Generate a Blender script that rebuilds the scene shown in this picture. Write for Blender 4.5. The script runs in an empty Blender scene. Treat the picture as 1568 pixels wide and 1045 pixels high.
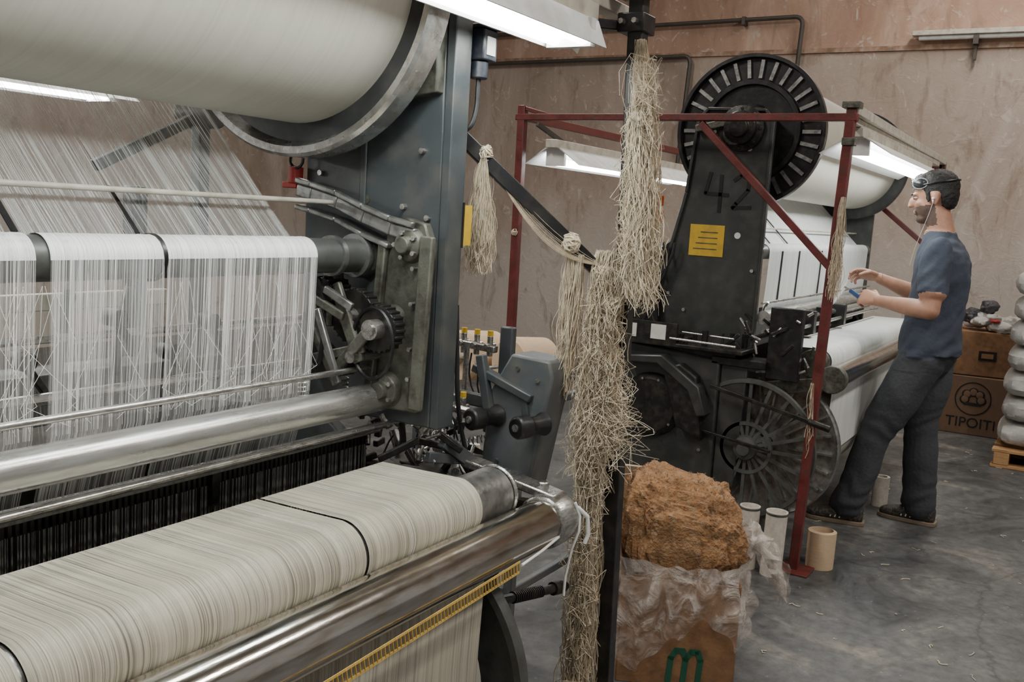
import bpy, bmesh, math, random
from mathutils import Vector, Matrix, noise
random.seed(7)
V=Vector
scene=bpy.context.scene
COL=scene.collection

# ------------------------------------------------------------------ materials
def nodes(name):
    m=bpy.data.materials.new(name); m.use_nodes=True
    nt=m.node_tree; b=nt.nodes['Principled BSDF']
    return m,nt,b
def N(nt,t,**k):
    n=nt.nodes.new(t)
    for a,v in k.items(): setattr(n,a,v)
    return n
def ramp(nt,fac,stops):
    r=N(nt,'ShaderNodeValToRGB'); e=r.color_ramp.elements
    while len(e)<len(stops): e.new(0.5)
    for i,(p,c) in enumerate(stops):
        e[i].position=p; e[i].color=(c[0],c[1],c[2],1) if not isinstance(c,(int,float)) else (c,c,c,1)
    nt.links.new(fac,r.inputs[0]); return r
def paint(name,col,rough=.5,metal=0.,var=.22,scale=7,bump=.08,bscale=90,dirt=None,dirtamt=.5,stretch=(1,1,1)):
    m,nt,b=nodes(name)
    tc=N(nt,'ShaderNodeTexCoord'); mp=N(nt,'ShaderNodeMapping'); mp.inputs['Scale'].default_value=stretch
    nt.links.new(tc.outputs['Object'],mp.inputs[0])
    n=N(nt,'ShaderNodeTexNoise'); n.inputs['Scale'].default_value=scale; n.inputs['Detail'].default_value=6; n.inputs['Roughness'].default_value=.65
    nt.links.new(mp.outputs[0],n.inputs['Vector'])
    lo=[c*(1-var) for c in col]; hi=[min(1,c*(1+var)) for c in col]
    r=ramp(nt,n.outputs['Fac'],[(.3,lo),(.7,hi)])
    out=r.outputs[0]
    if dirt:
        n2=N(nt,'ShaderNodeTexNoise'); n2.inputs['Scale'].default_value=scale*2.7; n2.inputs['Detail'].default_value=8
        nt.links.new(mp.outputs[0],n2.inputs['Vector'])
        r2=ramp(nt,n2.outputs['Fac'],[(.46,0.),(.70,dirtamt)])
        mx=N(nt,'ShaderNodeMix',data_type='RGBA'); nt.links.new(r2.outputs[0],mx.inputs[0]); nt.links.new(out,mx.inputs[6])
        mx.inputs[7].default_value=(*dirt,1); out=mx.outputs[2]
    nt.links.new(out,b.inputs['Base Color'])
    b.inputs['Metallic'].default_value=metal
    rr=ramp(nt,n.outputs['Fac'],[(.3,max(.05,rough*.8)),(.7,min(1,rough*1.25))]); nt.links.new(rr.outputs[0],b.inputs['Roughness'])
    if bump:
        n3=N(nt,'ShaderNodeTexNoise'); n3.inputs['Scale'].default_value=bscale; n3.inputs['Detail'].default_value=4
        nt.links.new(mp.outputs[0],n3.inputs['Vector'])
        bp=N(nt,'ShaderNodeBump'); bp.inputs['Strength'].default_value=bump; bp.inputs['Distance'].default_value=.01
        nt.links.new(n3.outputs['Fac'],bp.inputs['Height']); nt.links.new(bp.outputs[0],b.inputs['Normal'])
    return m
def emit(name,col,s):
    m,nt,b=nodes(name); b.inputs['Emission Color'].default_value=(*col,1); b.inputs['Emission Strength'].default_value=s
    b.inputs['Base Color'].default_value=(.9,.9,.9,1); return m
def xline(nt,scale,detail,distort=.0,rough=.5):
    tc=N(nt,'ShaderNodeTexCoord'); mp=N(nt,'ShaderNodeMapping'); mp.inputs['Scale'].default_value=(scale,distort,distort)
    nt.links.new(tc.outputs['Object'],mp.inputs[0])
    n=N(nt,'ShaderNodeTexNoise'); n.inputs['Scale'].default_value=1; n.inputs['Detail'].default_value=detail; n.inputs['Roughness'].default_value=rough
    nt.links.new(mp.outputs[0],n.inputs['Vector']); return n
def threadmat(name,col,lo,hi,fine=700,maxa=1.0,mina=.0):
    m,nt,b=nodes(name)
    a=xline(nt,fine,2,1.2); c=xline(nt,55,3,.6)
    ad=N(nt,'ShaderNodeMath',operation='MULTIPLY_ADD'); nt.links.new(c.outputs['Fac'],ad.inputs[0]); ad.inputs[1].default_value=.5
    nt.links.new(a.outputs['Fac'],ad.inputs[2])
    mr=N(nt,'ShaderNodeMapRange'); nt.links.new(ad.outputs[0],mr.inputs[0])
    mr.inputs[1].default_value=lo; mr.inputs[2].default_value=hi; mr.inputs[3].default_value=mina; mr.inputs[4].default_value=maxa
    r=ramp(nt,a.outputs['Fac'],[(.3,[k*.8 for k in col]),(.65,col)])
    nt.links.new(r.outputs[0],b.inputs['Base Color']); nt.links.new(mr.outputs[0],b.inputs['Alpha'])
    b.inputs['Roughness'].default_value=.45
    return m
def clothmat(name,col,fine=450,dark=.62,rough=.6,bump=.35,lo=.5,hi=.85):
    m,nt,b=nodes(name)
    a=xline(nt,fine,2,2.0); c=xline(nt,40,3,.5)
    ad=N(nt,'ShaderNodeMath',operation='MULTIPLY_ADD'); nt.links.new(c.outputs['Fac'],ad.inputs[0]); ad.inputs[1].default_value=.5
    nt.links.new(a.outputs['Fac'],ad.inputs[2])
    r=ramp(nt,ad.outputs[0],[(lo,[k*dark for k in col]),(hi,col)])
    nt.links.new(r.outputs[0],b.inputs['Base Color']); b.inputs['Roughness'].default_value=rough
    bp=N(nt,'ShaderNodeBump'); bp.inputs['Strength'].default_value=bump; bp.inputs['Distance'].default_value=.002
    nt.links.new(ad.outputs[0],bp.inputs['Height']); nt.links.new(bp.outputs[0],b.inputs['Normal'])
    return m

M={}
M['frame']=paint('blue_grey_paint',(.055,.064,.069),.36,.0,.22,5,.05,dirt=(.14,.13,.11),dirtamt=.5)
M['boxpaint']=paint('grey_blue_enamel',(.085,.096,.102),.42,.0,.2,8,.04,dirt=(.17,.155,.13),dirtamt=.5)
M['frame2']=paint('dark_grey_paint',(.034,.037,.035),.36,.0,.25,6,.05,dirt=(.11,.10,.085),dirtamt=.35)
M['cast']=paint('grey_casting',(.12,.12,.098),.40,.15,.35,14,.2,dirt=(.03,.025,.018),dirtamt=.8)
M['dark']=paint('oily_dark_metal',(.016,.016,.015),.38,.3,.35,12,.12,dirt=(.10,.085,.065),dirtamt=.4)
M['black']=paint('black_paint',(.008,.008,.009),.38,0,.3,10,.05,dirt=(.08,.07,.055),dirtamt=.3)
M['steel']=paint('brushed_steel',(.50,.49,.47),.28,.9,.25,18,.08,stretch=(1,4,4),dirt=(.14,.11,.08),dirtamt=.5)
M['wire']=paint('heddle_wire',(.34,.335,.31),.4,.2,.4,60,.0,stretch=(6,1,1))
M['rim']=paint('bright_flange_rim',(.62,.61,.59),.26,.9,.2,12,.05,dirt=(.2,.19,.17),dirtamt=.5)
M['chrome']=paint('worn_chrome',(.62,.595,.55),.15,1.,.16,9,.02,dirt=(.34,.27,.18),dirtamt=.6,stretch=(.6,3,3))
M['silver']=paint('satin_silver',(.52,.52,.50),.28,.8,.18,9,.03,stretch=(.4,3,3),dirt=(.28,.26,.22),dirtamt=.5)
M['roller']=paint('grey_roller_paint',(.095,.10,.094),.4,.2,.25,10,.05,dirt=(.05,.045,.035),dirtamt=.5)
M['alu']=paint('dull_aluminium',(.36,.36,.35),.34,.85,.25,16,.1,dirt=(.10,.095,.085),dirtamt=.6)
M['flangeshade']=paint('shaded_flange_face',(.045,.047,.048),.4,.3,.25,8,.08,dirt=(.12,.11,.10),dirtamt=.4)  # face coloured dark to paint in the shadow between yarn roll and rim
M['race']=paint('race_board_grey',(.17,.168,.155),.5,.1,.2,20,.1,dirt=(.07,.065,.055),dirtamt=.6,stretch=(3,1,1))
M['reedback']=paint('reed_backing',(.045,.045,.042),.6,.1,.3,30,.1,stretch=(5,1,1))
M['yarnroll']=clothmat('wound_yarn',(.49,.465,.40),150,.90,.6,.12)
M['cloth']=clothmat('striped_cloth',(.53,.49,.39),420,.30,.38,1.)
M['clothflat']=clothmat('woven_cloth',(.47,.43,.345),420,.5,.65,.4)
M['white']=clothmat('white_warp_cloth',(.80,.81,.79),420,.72,.6,.25)
M['warpA']=threadmat('warp_threads_dense',(.94,.94,.93),.66,1.02,640,.74,.13)
M['warpB']=threadmat('warp_threads_sloped',(.92,.92,.91),.70,1.04,640,.66,.12)
M['warpR']=threadmat('warp_threads_roller',(.98,.98,.97),.36,.80,640,1.,.60)
M['warpC']=threadmat('warp_threads_rear',(.85,.85,.83),.75,1.1,500,.5,.04)
M['yarn']=paint('raw_cotton_yarn',(.62,.53,.395),.85,0,.32,40,.0)
M['yarnw']=paint('white_yarn',(.84,.83,.79),.8,0,.12,60,0)
M['red']=paint('oxide_red_paint',(.14,.024,.022),.45,0,.35,12,.1,dirt=(.085,.045,.035),dirtamt=.7)
M['yellow']=paint('yellow_plastic',(.66,.42,.03),.4,0,.15,10,0,dirt=(.3,.2,.05),dirtamt=.4)
M['yellowtape']=paint('yellow_tape',(.70,.47,.12),.5,0,.2,30,.05)
M['orange']=paint('orange_plastic',(.9,.14,.02),.4,0,.1,10,0)
M['redplastic']=paint('red_plastic',(.4,.03,.025),.4,0,.1,10,0)
M['cream']=paint('cream_enamel',(.58,.54,.46),.4,0,.14,8,.03,dirt=(.30,.25,.18),dirtamt=.6)
M['lampwhite']=paint('white_reflector',(.82,.83,.81),.35,0,.05,8,.0,dirt=(.55,.53,.48),dirtamt=.5)
M['tube']=emit('fluorescent_tube',(.95,1.,.98),22)
M['addedtube']=emit('added_ceiling_tube',(1,.97,.92),6)  # glow for the unseen lamps added overhead
M['paper']=paint('cardboard_tube',(.62,.57,.50),.8,0,.12,20,.05,dirt=(.42,.35,.27),dirtamt=.5)
M['conepaper']=paint('beige_yarn_package',(.60,.44,.29),.85,0,.12,30,.2,stretch=(1,1,12))
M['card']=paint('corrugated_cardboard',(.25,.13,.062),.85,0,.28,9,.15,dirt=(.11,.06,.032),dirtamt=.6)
M['carddark']=paint('dark_brown_cardboard',(.16,.092,.055),.85,0,.2,9,.1)  # darker brown board of the lower carton
M['lint']=paint('tan_cotton_lint',(.30,.155,.068),1,0,.35,22,1.,120,dirt=(.42,.29,.175),dirtamt=.7)
M['green']=paint('green_ink',(.015,.09,.05),.7,0,.1,20,0)
M['ink']=paint('black_ink',(.005,.005,.006),.6,0,.1,20,0)
M['label']=paint('white_label',(.74,.73,.70),.5,0,.1,30,0)
M['motor']=paint('navy_motor_enamel',(.012,.016,.028),.35,0,.2,20,.05,dirt=(.08,.075,.07),dirtamt=.5)
M['blue']=paint('blue_plastic',(.03,.07,.17),.4,0,.1,30,0)
M['wood']=paint('pallet_wood',(.45,.25,.11),.8,0,.3,14,.2,stretch=(6,1,6))
M['bagwhite']=paint('white_sacks',(.52,.50,.47),.55,0,.25,9,.8,22)
M['bagdark']=paint('dark_sacks',(.05,.046,.055),.5,0,.3,9,.6,22)
M['cable']=paint('cable_rubber',(.02,.02,.022),.5,0,.1,10,0)
M['pipe']=paint('dark_conduit',(.075,.065,.055),.5,.2,.2,10,.05)
M['skin']=paint('skin',(.40,.205,.135),.48,0,.14,30,.05,300)
M['stubble']=paint('bearded_skin',(.085,.05,.037),.6,0,.4,120,.1,400)
M['hair']=paint('black_hair',(.010,.008,.007),.5,0,.4,160,.6,260)
M['shirt']=paint('blue_grey_tshirt',(.050,.061,.088),.9,0,.22,5,.3,45)
M['jeans']=paint('dark_trousers',(.048,.051,.058),.88,0,.16,4,.3,60)
M['shoe']=paint('dark_shoe',(.03,.026,.022),.6,0,.3,40,.2,dirt=(.22,.18,.14),dirtamt=.5)
M['sole']=paint('shoe_sole',(.22,.17,.12),.8,0,.2,30,.1)
M['goggle']=paint('dark_lens',(.035,.037,.04),.12,0,.1,8,0)
M['gogframe']=paint('grey_goggle_rim',(.30,.31,.32),.3,0,.1,8,0)
M['eye']=paint('eye_white',(.5,.48,.45),.3,0,.1,8,0)

def plastic_film():
    m,nt,b=nodes('clear_plastic_film')
    b.inputs['Base Color'].default_value=(.78,.71,.65,1); b.inputs['Roughness'].default_value=.16
    tc=N(nt,'ShaderNodeTexCoord'); n=N(nt,'ShaderNodeTexNoise'); n.inputs['Scale'].default_value=9; n.inputs['Detail'].default_value=6; n.inputs['Distortion'].default_value=1.8
    nt.links.new(tc.outputs['Object'],n.inputs['Vector'])
    r=ramp(nt,n.outputs['Fac'],[(.40,.12),(.70,.60)]); nt.links.new(r.outputs[0],b.inputs['Alpha'])
    bp=N(nt,'ShaderNodeBump'); bp.inputs['Strength'].default_value=1.; bp.inputs['Distance'].default_value=.04
    nt.links.new(n.outputs['Fac'],bp.inputs['Height']); nt.links.new(bp.outputs[0],b.inputs['Normal'])
    return m
M['film']=plastic_film()

def floor_mat():
    m,nt,b=nodes('stained_concrete_floor')
    tc=N(nt,'ShaderNodeTexCoord')
    def nz(s,d=6,dist=0):
        n=N(nt,'ShaderNodeTexNoise'); n.inputs['Scale'].default_value=s; n.inputs['Detail'].default_value=d; n.inputs['Distortion'].default_value=dist; n.inputs['Roughness'].default_value=.7
        nt.links.new(tc.outputs['Object'],n.inputs['Vector']); return n
    a=nz(1.7,10,1.0); r=ramp(nt,a.outputs['Fac'],[(.33,(.040,.042,.044)),(.46,(.088,.090,.091)),(.57,(.122,.121,.119)),(.68,(.22,.20,.17))])
    c=nz(20,8); r2=ramp(nt,c.outputs['Fac'],[(.3,.5),(.7,1.25)])
    mx=N(nt,'ShaderNodeMix',data_type='RGBA',blend_type='MULTIPLY'); mx.inputs[0].default_value=1
    nt.links.new(r.outputs[0],mx.inputs[6]); nt.links.new(r2.outputs[0],mx.inputs[7])
    sp=N(nt,'ShaderNodeTexVoronoi'); sp.inputs['Scale'].default_value=19; nt.links.new(tc.outputs['Object'],sp.inputs['Vector'])
    rs=ramp(nt,sp.outputs['Distance'],[(.03,.5),(.10,0.)])
    mx2=N(nt,'ShaderNodeMix',data_type='RGBA'); nt.links.new(rs.outputs[0],mx2.inputs[0]); nt.links.new(mx.outputs[2],mx2.inputs[6]); mx2.inputs[7].default_value=(.34,.31,.27,1)
    cr=N(nt,'ShaderNodeTexVoronoi',feature='DISTANCE_TO_EDGE'); cr.inputs['Scale'].default_value=.55
    dn=nz(3,4); ad=N(nt,'ShaderNodeVectorMath',operation='MULTIPLY_ADD'); nt.links.new(dn.outputs['Color'],ad.inputs[0]); ad.inputs[1].default_value=(.25,.25,.25); nt.links.new(tc.outputs['Object'],ad.inputs[2]); nt.links.new(ad.outputs[0],cr.inputs['Vector'])
    rc=ramp(nt,cr.outputs['Distance'],[(.0,.6),(.006,0.)])
    mx3=N(nt,'ShaderNodeMix',data_type='RGBA'); nt.links.new(rc.outputs[0],mx3.inputs[0]); nt.links.new(mx2.outputs[2],mx3.inputs[6]); mx3.inputs[7].default_value=(.03,.03,.03,1)
    ol=nz(2.6,8,1.5); ro=ramp(nt,ol.outputs['Fac'],[(.58,0.),(.68,.65)])
    mx4=N(nt,'ShaderNodeMix',data_type='RGBA'); nt.links.new(ro.outputs[0],mx4.inputs[0]); nt.links.new(mx3.outputs[2],mx4.inputs[6]); mx4.inputs[7].default_value=(.045,.038,.032,1)
    nt.links.new(mx4.outputs[2],b.inputs['Base Color'])
    rr=ramp(nt,a.outputs['Fac'],[(.3,.32),(.7,.62)]); nt.links.new(rr.outputs[0],b.inputs['Roughness'])
    bp=N(nt,'ShaderNodeBump'); bp.inputs['Strength'].default_value=.15; bp.inputs['Distance'].default_value=.01; nt.links.new(c.outputs['Fac'],bp.inputs['Height']); nt.links.new(bp.outputs[0],b.inputs['Normal'])
    return m
def wall_mat():
    m,nt,b=nodes('stained_plaster_wall')
    tc=N(nt,'ShaderNodeTexCoord'); sx=N(nt,'ShaderNodeSeparateXYZ'); nt.links.new(tc.outputs['Object'],sx.inputs[0])
    mp=N(nt,'ShaderNodeMapping'); mp.inputs['Scale'].default_value=(1,1,.4); nt.links.new(tc.outputs['Object'],mp.inputs[0])
    def nz(s,d=6,dist=0,src=None):
        n=N(nt,'ShaderNodeTexNoise'); n.inputs['Scale'].default_value=s; n.inputs['Detail'].default_value=d; n.inputs['Distortion'].default_value=dist; n.inputs['Roughness'].default_value=.65
        nt.links.new((src or tc).outputs[0 if src else 'Object'],n.inputs['Vector']); return n
    lo=ramp(nt,nz(1.0,9,.8,mp).outputs['Fac'],[(.30,(.29,.22,.175)),(.5,(.41,.33,.275)),(.70,(.55,.48,.42))])
    up=ramp(nt,nz(1.8,9,.8,mp).outputs['Fac'],[(.30,(.33,.195,.135)),(.55,(.47,.31,.23)),(.72,(.60,.46,.38))])
    ad=N(nt,'ShaderNodeMath',operation='MULTIPLY_ADD'); n3=nz(3,5); nt.links.new(n3.outputs['Fac'],ad.inputs[0]); ad.inputs[1].default_value=.10; nt.links.new(sx.outputs['Z'],ad.inputs[2])
    mr=N(nt,'ShaderNodeMapRange'); nt.links.new(ad.outputs[0],mr.inputs[0]); mr.inputs[1].default_value=3.02; mr.inputs[2].default_value=3.06
    mx=N(nt,'ShaderNodeMix',data_type='RGBA'); nt.links.new(mr.outputs[0],mx.inputs[0]); nt.links.new(lo.outputs[0],mx.inputs[6]); nt.links.new(up.outputs[0],mx.inputs[7])
    ad2=N(nt,'ShaderNodeMath',operation='MULTIPLY_ADD'); n4=nz(1.3,6,.5); nt.links.new(n4.outputs['Fac'],ad2.inputs[0]); ad2.inputs[1].default_value=1.4; nt.links.new(sx.outputs['Z'],ad2.inputs[2])
    mr2=N(nt,'ShaderNodeMapRange'); nt.links.new(ad2.outputs[0],mr2.inputs[0]); mr2.inputs[1].default_value=2.3; mr2.inputs[2].default_value=1.7; mr2.inputs[3].default_value=0; mr2.inputs[4].default_value=.7
    mxw=N(nt,'ShaderNodeMix',data_type='RGBA'); nt.links.new(mr2.outputs[0],mxw.inputs[0]); nt.links.new(mx.outputs[2],mxw.inputs[6]); mxw.inputs[7].default_value=(.50,.46,.41,1)
    pt=nz(6,10,2.0); rp=ramp(nt,pt.outputs['Fac'],[(.585,0.),(.64,.7)])
    mx2=N(nt,'ShaderNodeMix',data_type='RGBA'); nt.links.new(rp.outputs[0],mx2.inputs[0]); nt.links.new(mxw.outputs[2],mx2.inputs[6]); mx2.inputs[7].default_value=(.56,.49,.43,1)
    dk=nz(2.7,9,2.4,mp); rd=ramp(nt,dk.outputs['Fac'],[(.54,0.),(.68,.6)])
    mx3=N(nt,'ShaderNodeMix',data_type='RGBA'); nt.links.new(rd.outputs[0],mx3.inputs[0]); nt.links.new(mx2.outputs[2],mx3.inputs[6]); mx3.inputs[7].default_value=(.21,.145,.105,1)
    nt.links.new(mx3.outputs[2],b.inputs['Base Color']); b.inputs['Roughness'].default_value=.85
    bp=N(nt,'ShaderNodeBump'); bp.inputs['Strength'].default_value=.35; bp.inputs['Distance'].default_value=.02; nt.links.new(pt.outputs['Fac'],bp.inputs['Height']); nt.links.new(bp.outputs[0],b.inputs['Normal'])
    return m

# ------------------------------------------------------------------ builder
def basis(a):
    z=V(a).normalized(); x=z.orthogonal().normalized(); return x,z.cross(x),z
class Prop:
    def __init__(s,name,loc=(0,0,0)):
        s.e=bpy.data.objects.new(name,None); s.e.location=loc; s.e.empty_display_size=.1; COL.objects.link(s.e)
        s.parts={}; s.loc=V(loc)
    def use(s,part,mat,bevel=0.):
        if part not in s.parts: s.parts[part]=(bmesh.new(),M[mat] if isinstance(mat,str) else mat,bevel)
        s.bm=s.parts[part][0]; return s
    def face(s,vs):
        try: s.bm.faces.new(vs)
        except ValueError: pass
    def hexa(s,c8):
        v=[s.bm.verts.new(c) for c in c8]
        for f in ((0,1,2,3),(7,6,5,4),(0,4,5,1),(1,5,6,2),(2,6,7,3),(3,7,4,0)): s.face([v[i] for i in f])
    def box(s,a,b):
        (x0,y0,z0),(x1,y1,z1)=a,b
        s.hexa([(x0,y1,z0),(x1,y1,z0),(x1,y0,z0),(x0,y0,z0),(x0,y1,z1),(x1,y1,z1),(x1,y0,z1),(x0,y0,z1)])
    def obox(s,c,size,mat3):
        c=V(c); h=[k/2 for k in size]
        s.hexa([c+mat3@V((i*h[0],j*h[1],k*h[2])) for (i,j,k) in ((-1,1,-1),(1,1,-1),(1,-1,-1),(-1,-1,-1),(-1,1,1),(1,1,1),(1,-1,1),(-1,-1,1))])
    def bar(s,p0,p1,w,h,up=(0,0,1)):
        p0,p1=V(p0),V(p1); d=(p1-p0); L=d.length; d.normalize()
        u=V(up)
        if abs(d.dot(u))>.95: u=V((0,1,0)) if abs(d.y)<.9 else V((1,0,0))
        sd=d.cross(u).normalized(); u=sd.cross(d)
        m=Matrix((d,sd,u)).transposed(); s.obox((p0+p1)/2,(L,w,h),m)
    def lathe(s,p,a,prof,seg=32):
        p=V(p); x,y,z=basis(a); rings=[]
        for r,h in prof:
            if r<=1e-6: rings.append([s.bm.verts.new(p+z*h)])
            else: rings.append([s.bm.verts.new(p+z*h+(x*math.cos(t)+y*math.sin(t))*r) for t in [2*math.pi*i/seg for i in range(seg)]])
        for A,B in zip(rings,rings[1:]):
            for i in range(seg):
                j=(i+1)%seg
                if len(A)==1 and len(B)==1: continue
                if len(A)==1: s.face([A[0],B[j],B[i]])
                elif len(B)==1: s.face([A[i],A[j],B[0]])
                else: s.face([A[i],A[j],B[j],B[i]])
    def cyl(s,p0,p1,r,r2=None,seg=24):
        p0,p1=V(p0),V(p1); L=(p1-p0).length; r2=r if r2 is None else r2
        s.lathe(p0,p1-p0,[(0,0),(r,0),(r2,L),(0,L)],seg)
    def ring(s,p,a,ro,ri,h,seg=32):
        s.lathe(p,a,[(ri,0),(ro,0),(ro,h),(ri,h),(ri,0)],seg)
    def tube(s,pts,r,seg=8):
        pts=[V(p) for p in pts]; n=len(pts); prev=None; rings=[]
        for i,p in enumerate(pts):
            t=(pts[min(i+1,n-1)]-pts[max(i-1,0)])
            if t.length<1e-9: t=V((0,0,1))
            t.normalize()
            if prev is None: x=t.orthogonal().normalized()
            else:
                x=prev-t*prev.dot(t)
                x=x.normalized() if x.length>1e-6 else t.orthogonal().normalized()
            prev=x; y=t.cross(x); rr=r[i] if isinstance(r,(list,tuple)) else r
            rings.append([s.bm.verts.new(p+(x*math.cos(a)+y*math.sin(a))*rr) for a in [2*math.pi*k/seg for k in range(seg)]])
        for A,B in zip(rings,rings[1:]):
            for k in range(seg): s.face([A[k],A[(k+1)%seg],B[(k+1)%seg],B[k]])
        if seg>3:
            s.face(rings[0][::-1]); s.face(rings[-1])
    def prism(s,poly,x0,x1):
        A=[s.bm.verts.new((x0,y,z)) for y,z in poly]; B=[s.bm.verts.new((x1,y,z)) for y,z in poly]
        s.face(A[::-1]); s.face(B); n=len(poly)
        for i in range(n): s.face([A[i],A[(i+1)%n],B[(i+1)%n],B[i]])
    def sheet(s,prof,x0,x1,nx=1):
        rows=[[s.bm.verts.new((x0+(x1-x0)*i/nx,y,z)) for i in range(nx+1)] for y,z in prof]
        for A,B in zip(rows,rows[1:]):
            for i in range(nx): s.face([A[i],A[i+1],B[i+1],B[i]])
    def ball(s,c,r,rot=None,u=20,v=12,crumple=0):
        r=(r,r,r) if isinstance(r,(int,float)) else r
        m=Matrix.Translation(V(c))@((rot.to_4x4()) if rot else Matrix())@Matrix.Diagonal((*r,1))
        g=bmesh.ops.create_uvsphere(s.bm,u_segments=u,v_segments=v,radius=1,matrix=m)
        if crumple:
            for w in g['verts']:
                d=(w.co-V(c)); w.co=V(c)+d*(1+crumple*noise.noise(w.co*16)+crumple*.5*noise.noise(w.co*40))
    def text(s,txt,size,c,right,up,depth=.0015,part='lettering'):
        cu=bpy.data.curves.new(part,'FONT'); cu.body=txt; cu.size=size; cu.extrude=depth/2; cu.align_x='CENTER'; cu.align_y='CENTER'
        o=bpy.data.objects.new(part,cu); COL.objects.link(o)
        r=V(right).normalized(); u=V(up).normalized(); z=r.cross(u)
        mat=Matrix((r,u,z)).transposed().to_4x4(); mat.translation=V(c)
        dg=bpy.context.evaluated_depsgraph_get(); me=bpy.data.meshes.new_from_object(o.evaluated_get(dg)); me.transform(mat)
        s.bm.from_mesh(me); bpy.data.objects.remove(o)
    def finish(s):
        inv=Matrix.Translation(-s.loc)
        for k,(bm,mat,bev) in s.parts.items():
            bmesh.ops.recalc_face_normals(bm,faces=bm.faces)
            me=bpy.data.meshes.new(k); bm.to_mesh(me); bm.free(); me.materials.append(mat)
            for p in me.polygons: p.use_smooth=True
            me.set_sharp_from_angle(angle=math.radians(34))
            o=bpy.data.objects.new(k,me); COL.objects.link(o); o.parent=s.e; o.matrix_parent_inverse=inv
            if bev:
                b=o.modifiers.new('bevel','BEVEL'); b.width=bev; b.segments=2; b.limit_method='ANGLE'; b.angle_limit=math.radians(40)
        return s.e

# ------------------------------------------------------------------ room
def slab(name,a,b,mat):
    me=bpy.data.meshes.new(name); bm=bmesh.new()
    bmesh.ops.create_cube(bm,size=1)
    for v in bm.verts: v.co=V([(a[i]+b[i])/2+v.co[i]*(b[i]-a[i]) for i in range(3)])
    bm.to_mesh(me); bm.free(); me.materials.append(mat)
    o=bpy.data.objects.new(name,me); COL.objects.link(o); return o
WX=9.0
slab('floor',(-5,-5,-.1),(WX+.2,8.2,0),floor_mat())
wm=wall_mat()
slab('wall_back',(WX,-5,0),(WX+.2,8.2,5),wm)
slab('wall_left',(-5,8,0),(WX,8.2,5),wm)
slab('ceiling',(-5,-5,5),(WX+.2,8.2,5.1),paint('ceiling_plaster',(.50,.46,.41),.9,0,.1,2,.1))
slab('trim_1',(WX-.02,-5,3.0),(WX,8,3.04),paint('brown_ledge',(.27,.16,.10),.7,0,.35,6,.1,dirt=(.5,.4,.33),dirtamt=.6))

p=Prop('wall_conduit',(WX-.08,3,3.1)); p.use('pipes','pipe')
xx=WX-.07
def corner(pts,r=.08,n=6):
    out=[V(pts[0])]
    for a,b,c in zip(pts,pts[1:],pts[2:]):
        a,b,c=V(a),V(b),V(c); d0=(a-b).normalized(); d1=(c-b).normalized()
        for i in range(n+1):
            t=i/n; out.append((b+d0*r)*(1-t)**2+b*2*t*(1-t)+(b+d1*r)*t*t)
    out.append(V(pts[-1])); return out
p.tube(corner([(xx,6,3.27),(xx,2.48,3.31),(xx,2.52,2.2)]),.02,10)
p.tube(corner([(xx,6,2.98),(xx,3.50,3.0),(xx,3.55,2.0)]),.02,10)
p.use('clips','pipe')
for y in (3.0,4.6): p.box((xx-.03,y,3.26),(WX,y+.03,3.33))
p.finish()
p=Prop('wall_strip_light',(WX-.1,0,3.12)); p.use('housing','cream',.004); p.box((WX-.12,-3.5,3.10),(WX-.03,1.55,3.14))
p.use('diffuser','lampwhite',.004); p.cyl((WX-.075,-3.4,3.085),(WX-.075,1.5,3.085),.02)
p.use('brackets','pipe')
p.box((WX-.07,1.05,2.90),(WX-.03,1.07,3.1)); p.box((WX-.11,1.04,3.02),(WX-.02,1.08,3.09))
p.finish()

for i,(x,y) in enumerate([(.5,-1.6),(4.2,-1.6),(.5,3.6),(4.2,3.6),(7.4,.6)]):  # unseen overhead fixtures, added to light the hall
    p=Prop('added_ceiling_lamp',(x,y,4.9)); p.use('housing','cream'); p.box((x-.8,y-.15,4.62),(x+.8,y+.15,4.70))
    p.use('rods','pipe'); p.cyl((x-.6,y,4.7),(x-.6,y,5),.01); p.cyl((x+.6,y,4.7),(x+.6,y,5),.01)
    p.use('tubes','addedtube'); p.cyl((x-.75,y-.07,4.6),(x+.75,y-.07,4.6),.018); p.cyl((x-.75,y+.07,4.6),(x+.75,y+.07,4.6),.018)
    p.finish()
    L=bpy.data.lights.new('added_ceiling_light','AREA'); L.shape='RECTANGLE'; L.size=1.6; L.size_y=.4; L.energy=(112,100,150,115,70)[i]; L.color=(1,.955,.885)  # added area light under each unseen fixture
    o=bpy.data.objects.new('added_ceiling_light',L); o.location=(x,y,4.55); COL.objects.link(o); o.parent=p.e; o.matrix_parent_inverse=Matrix.Translation((-x,-y,-4.9))

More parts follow.
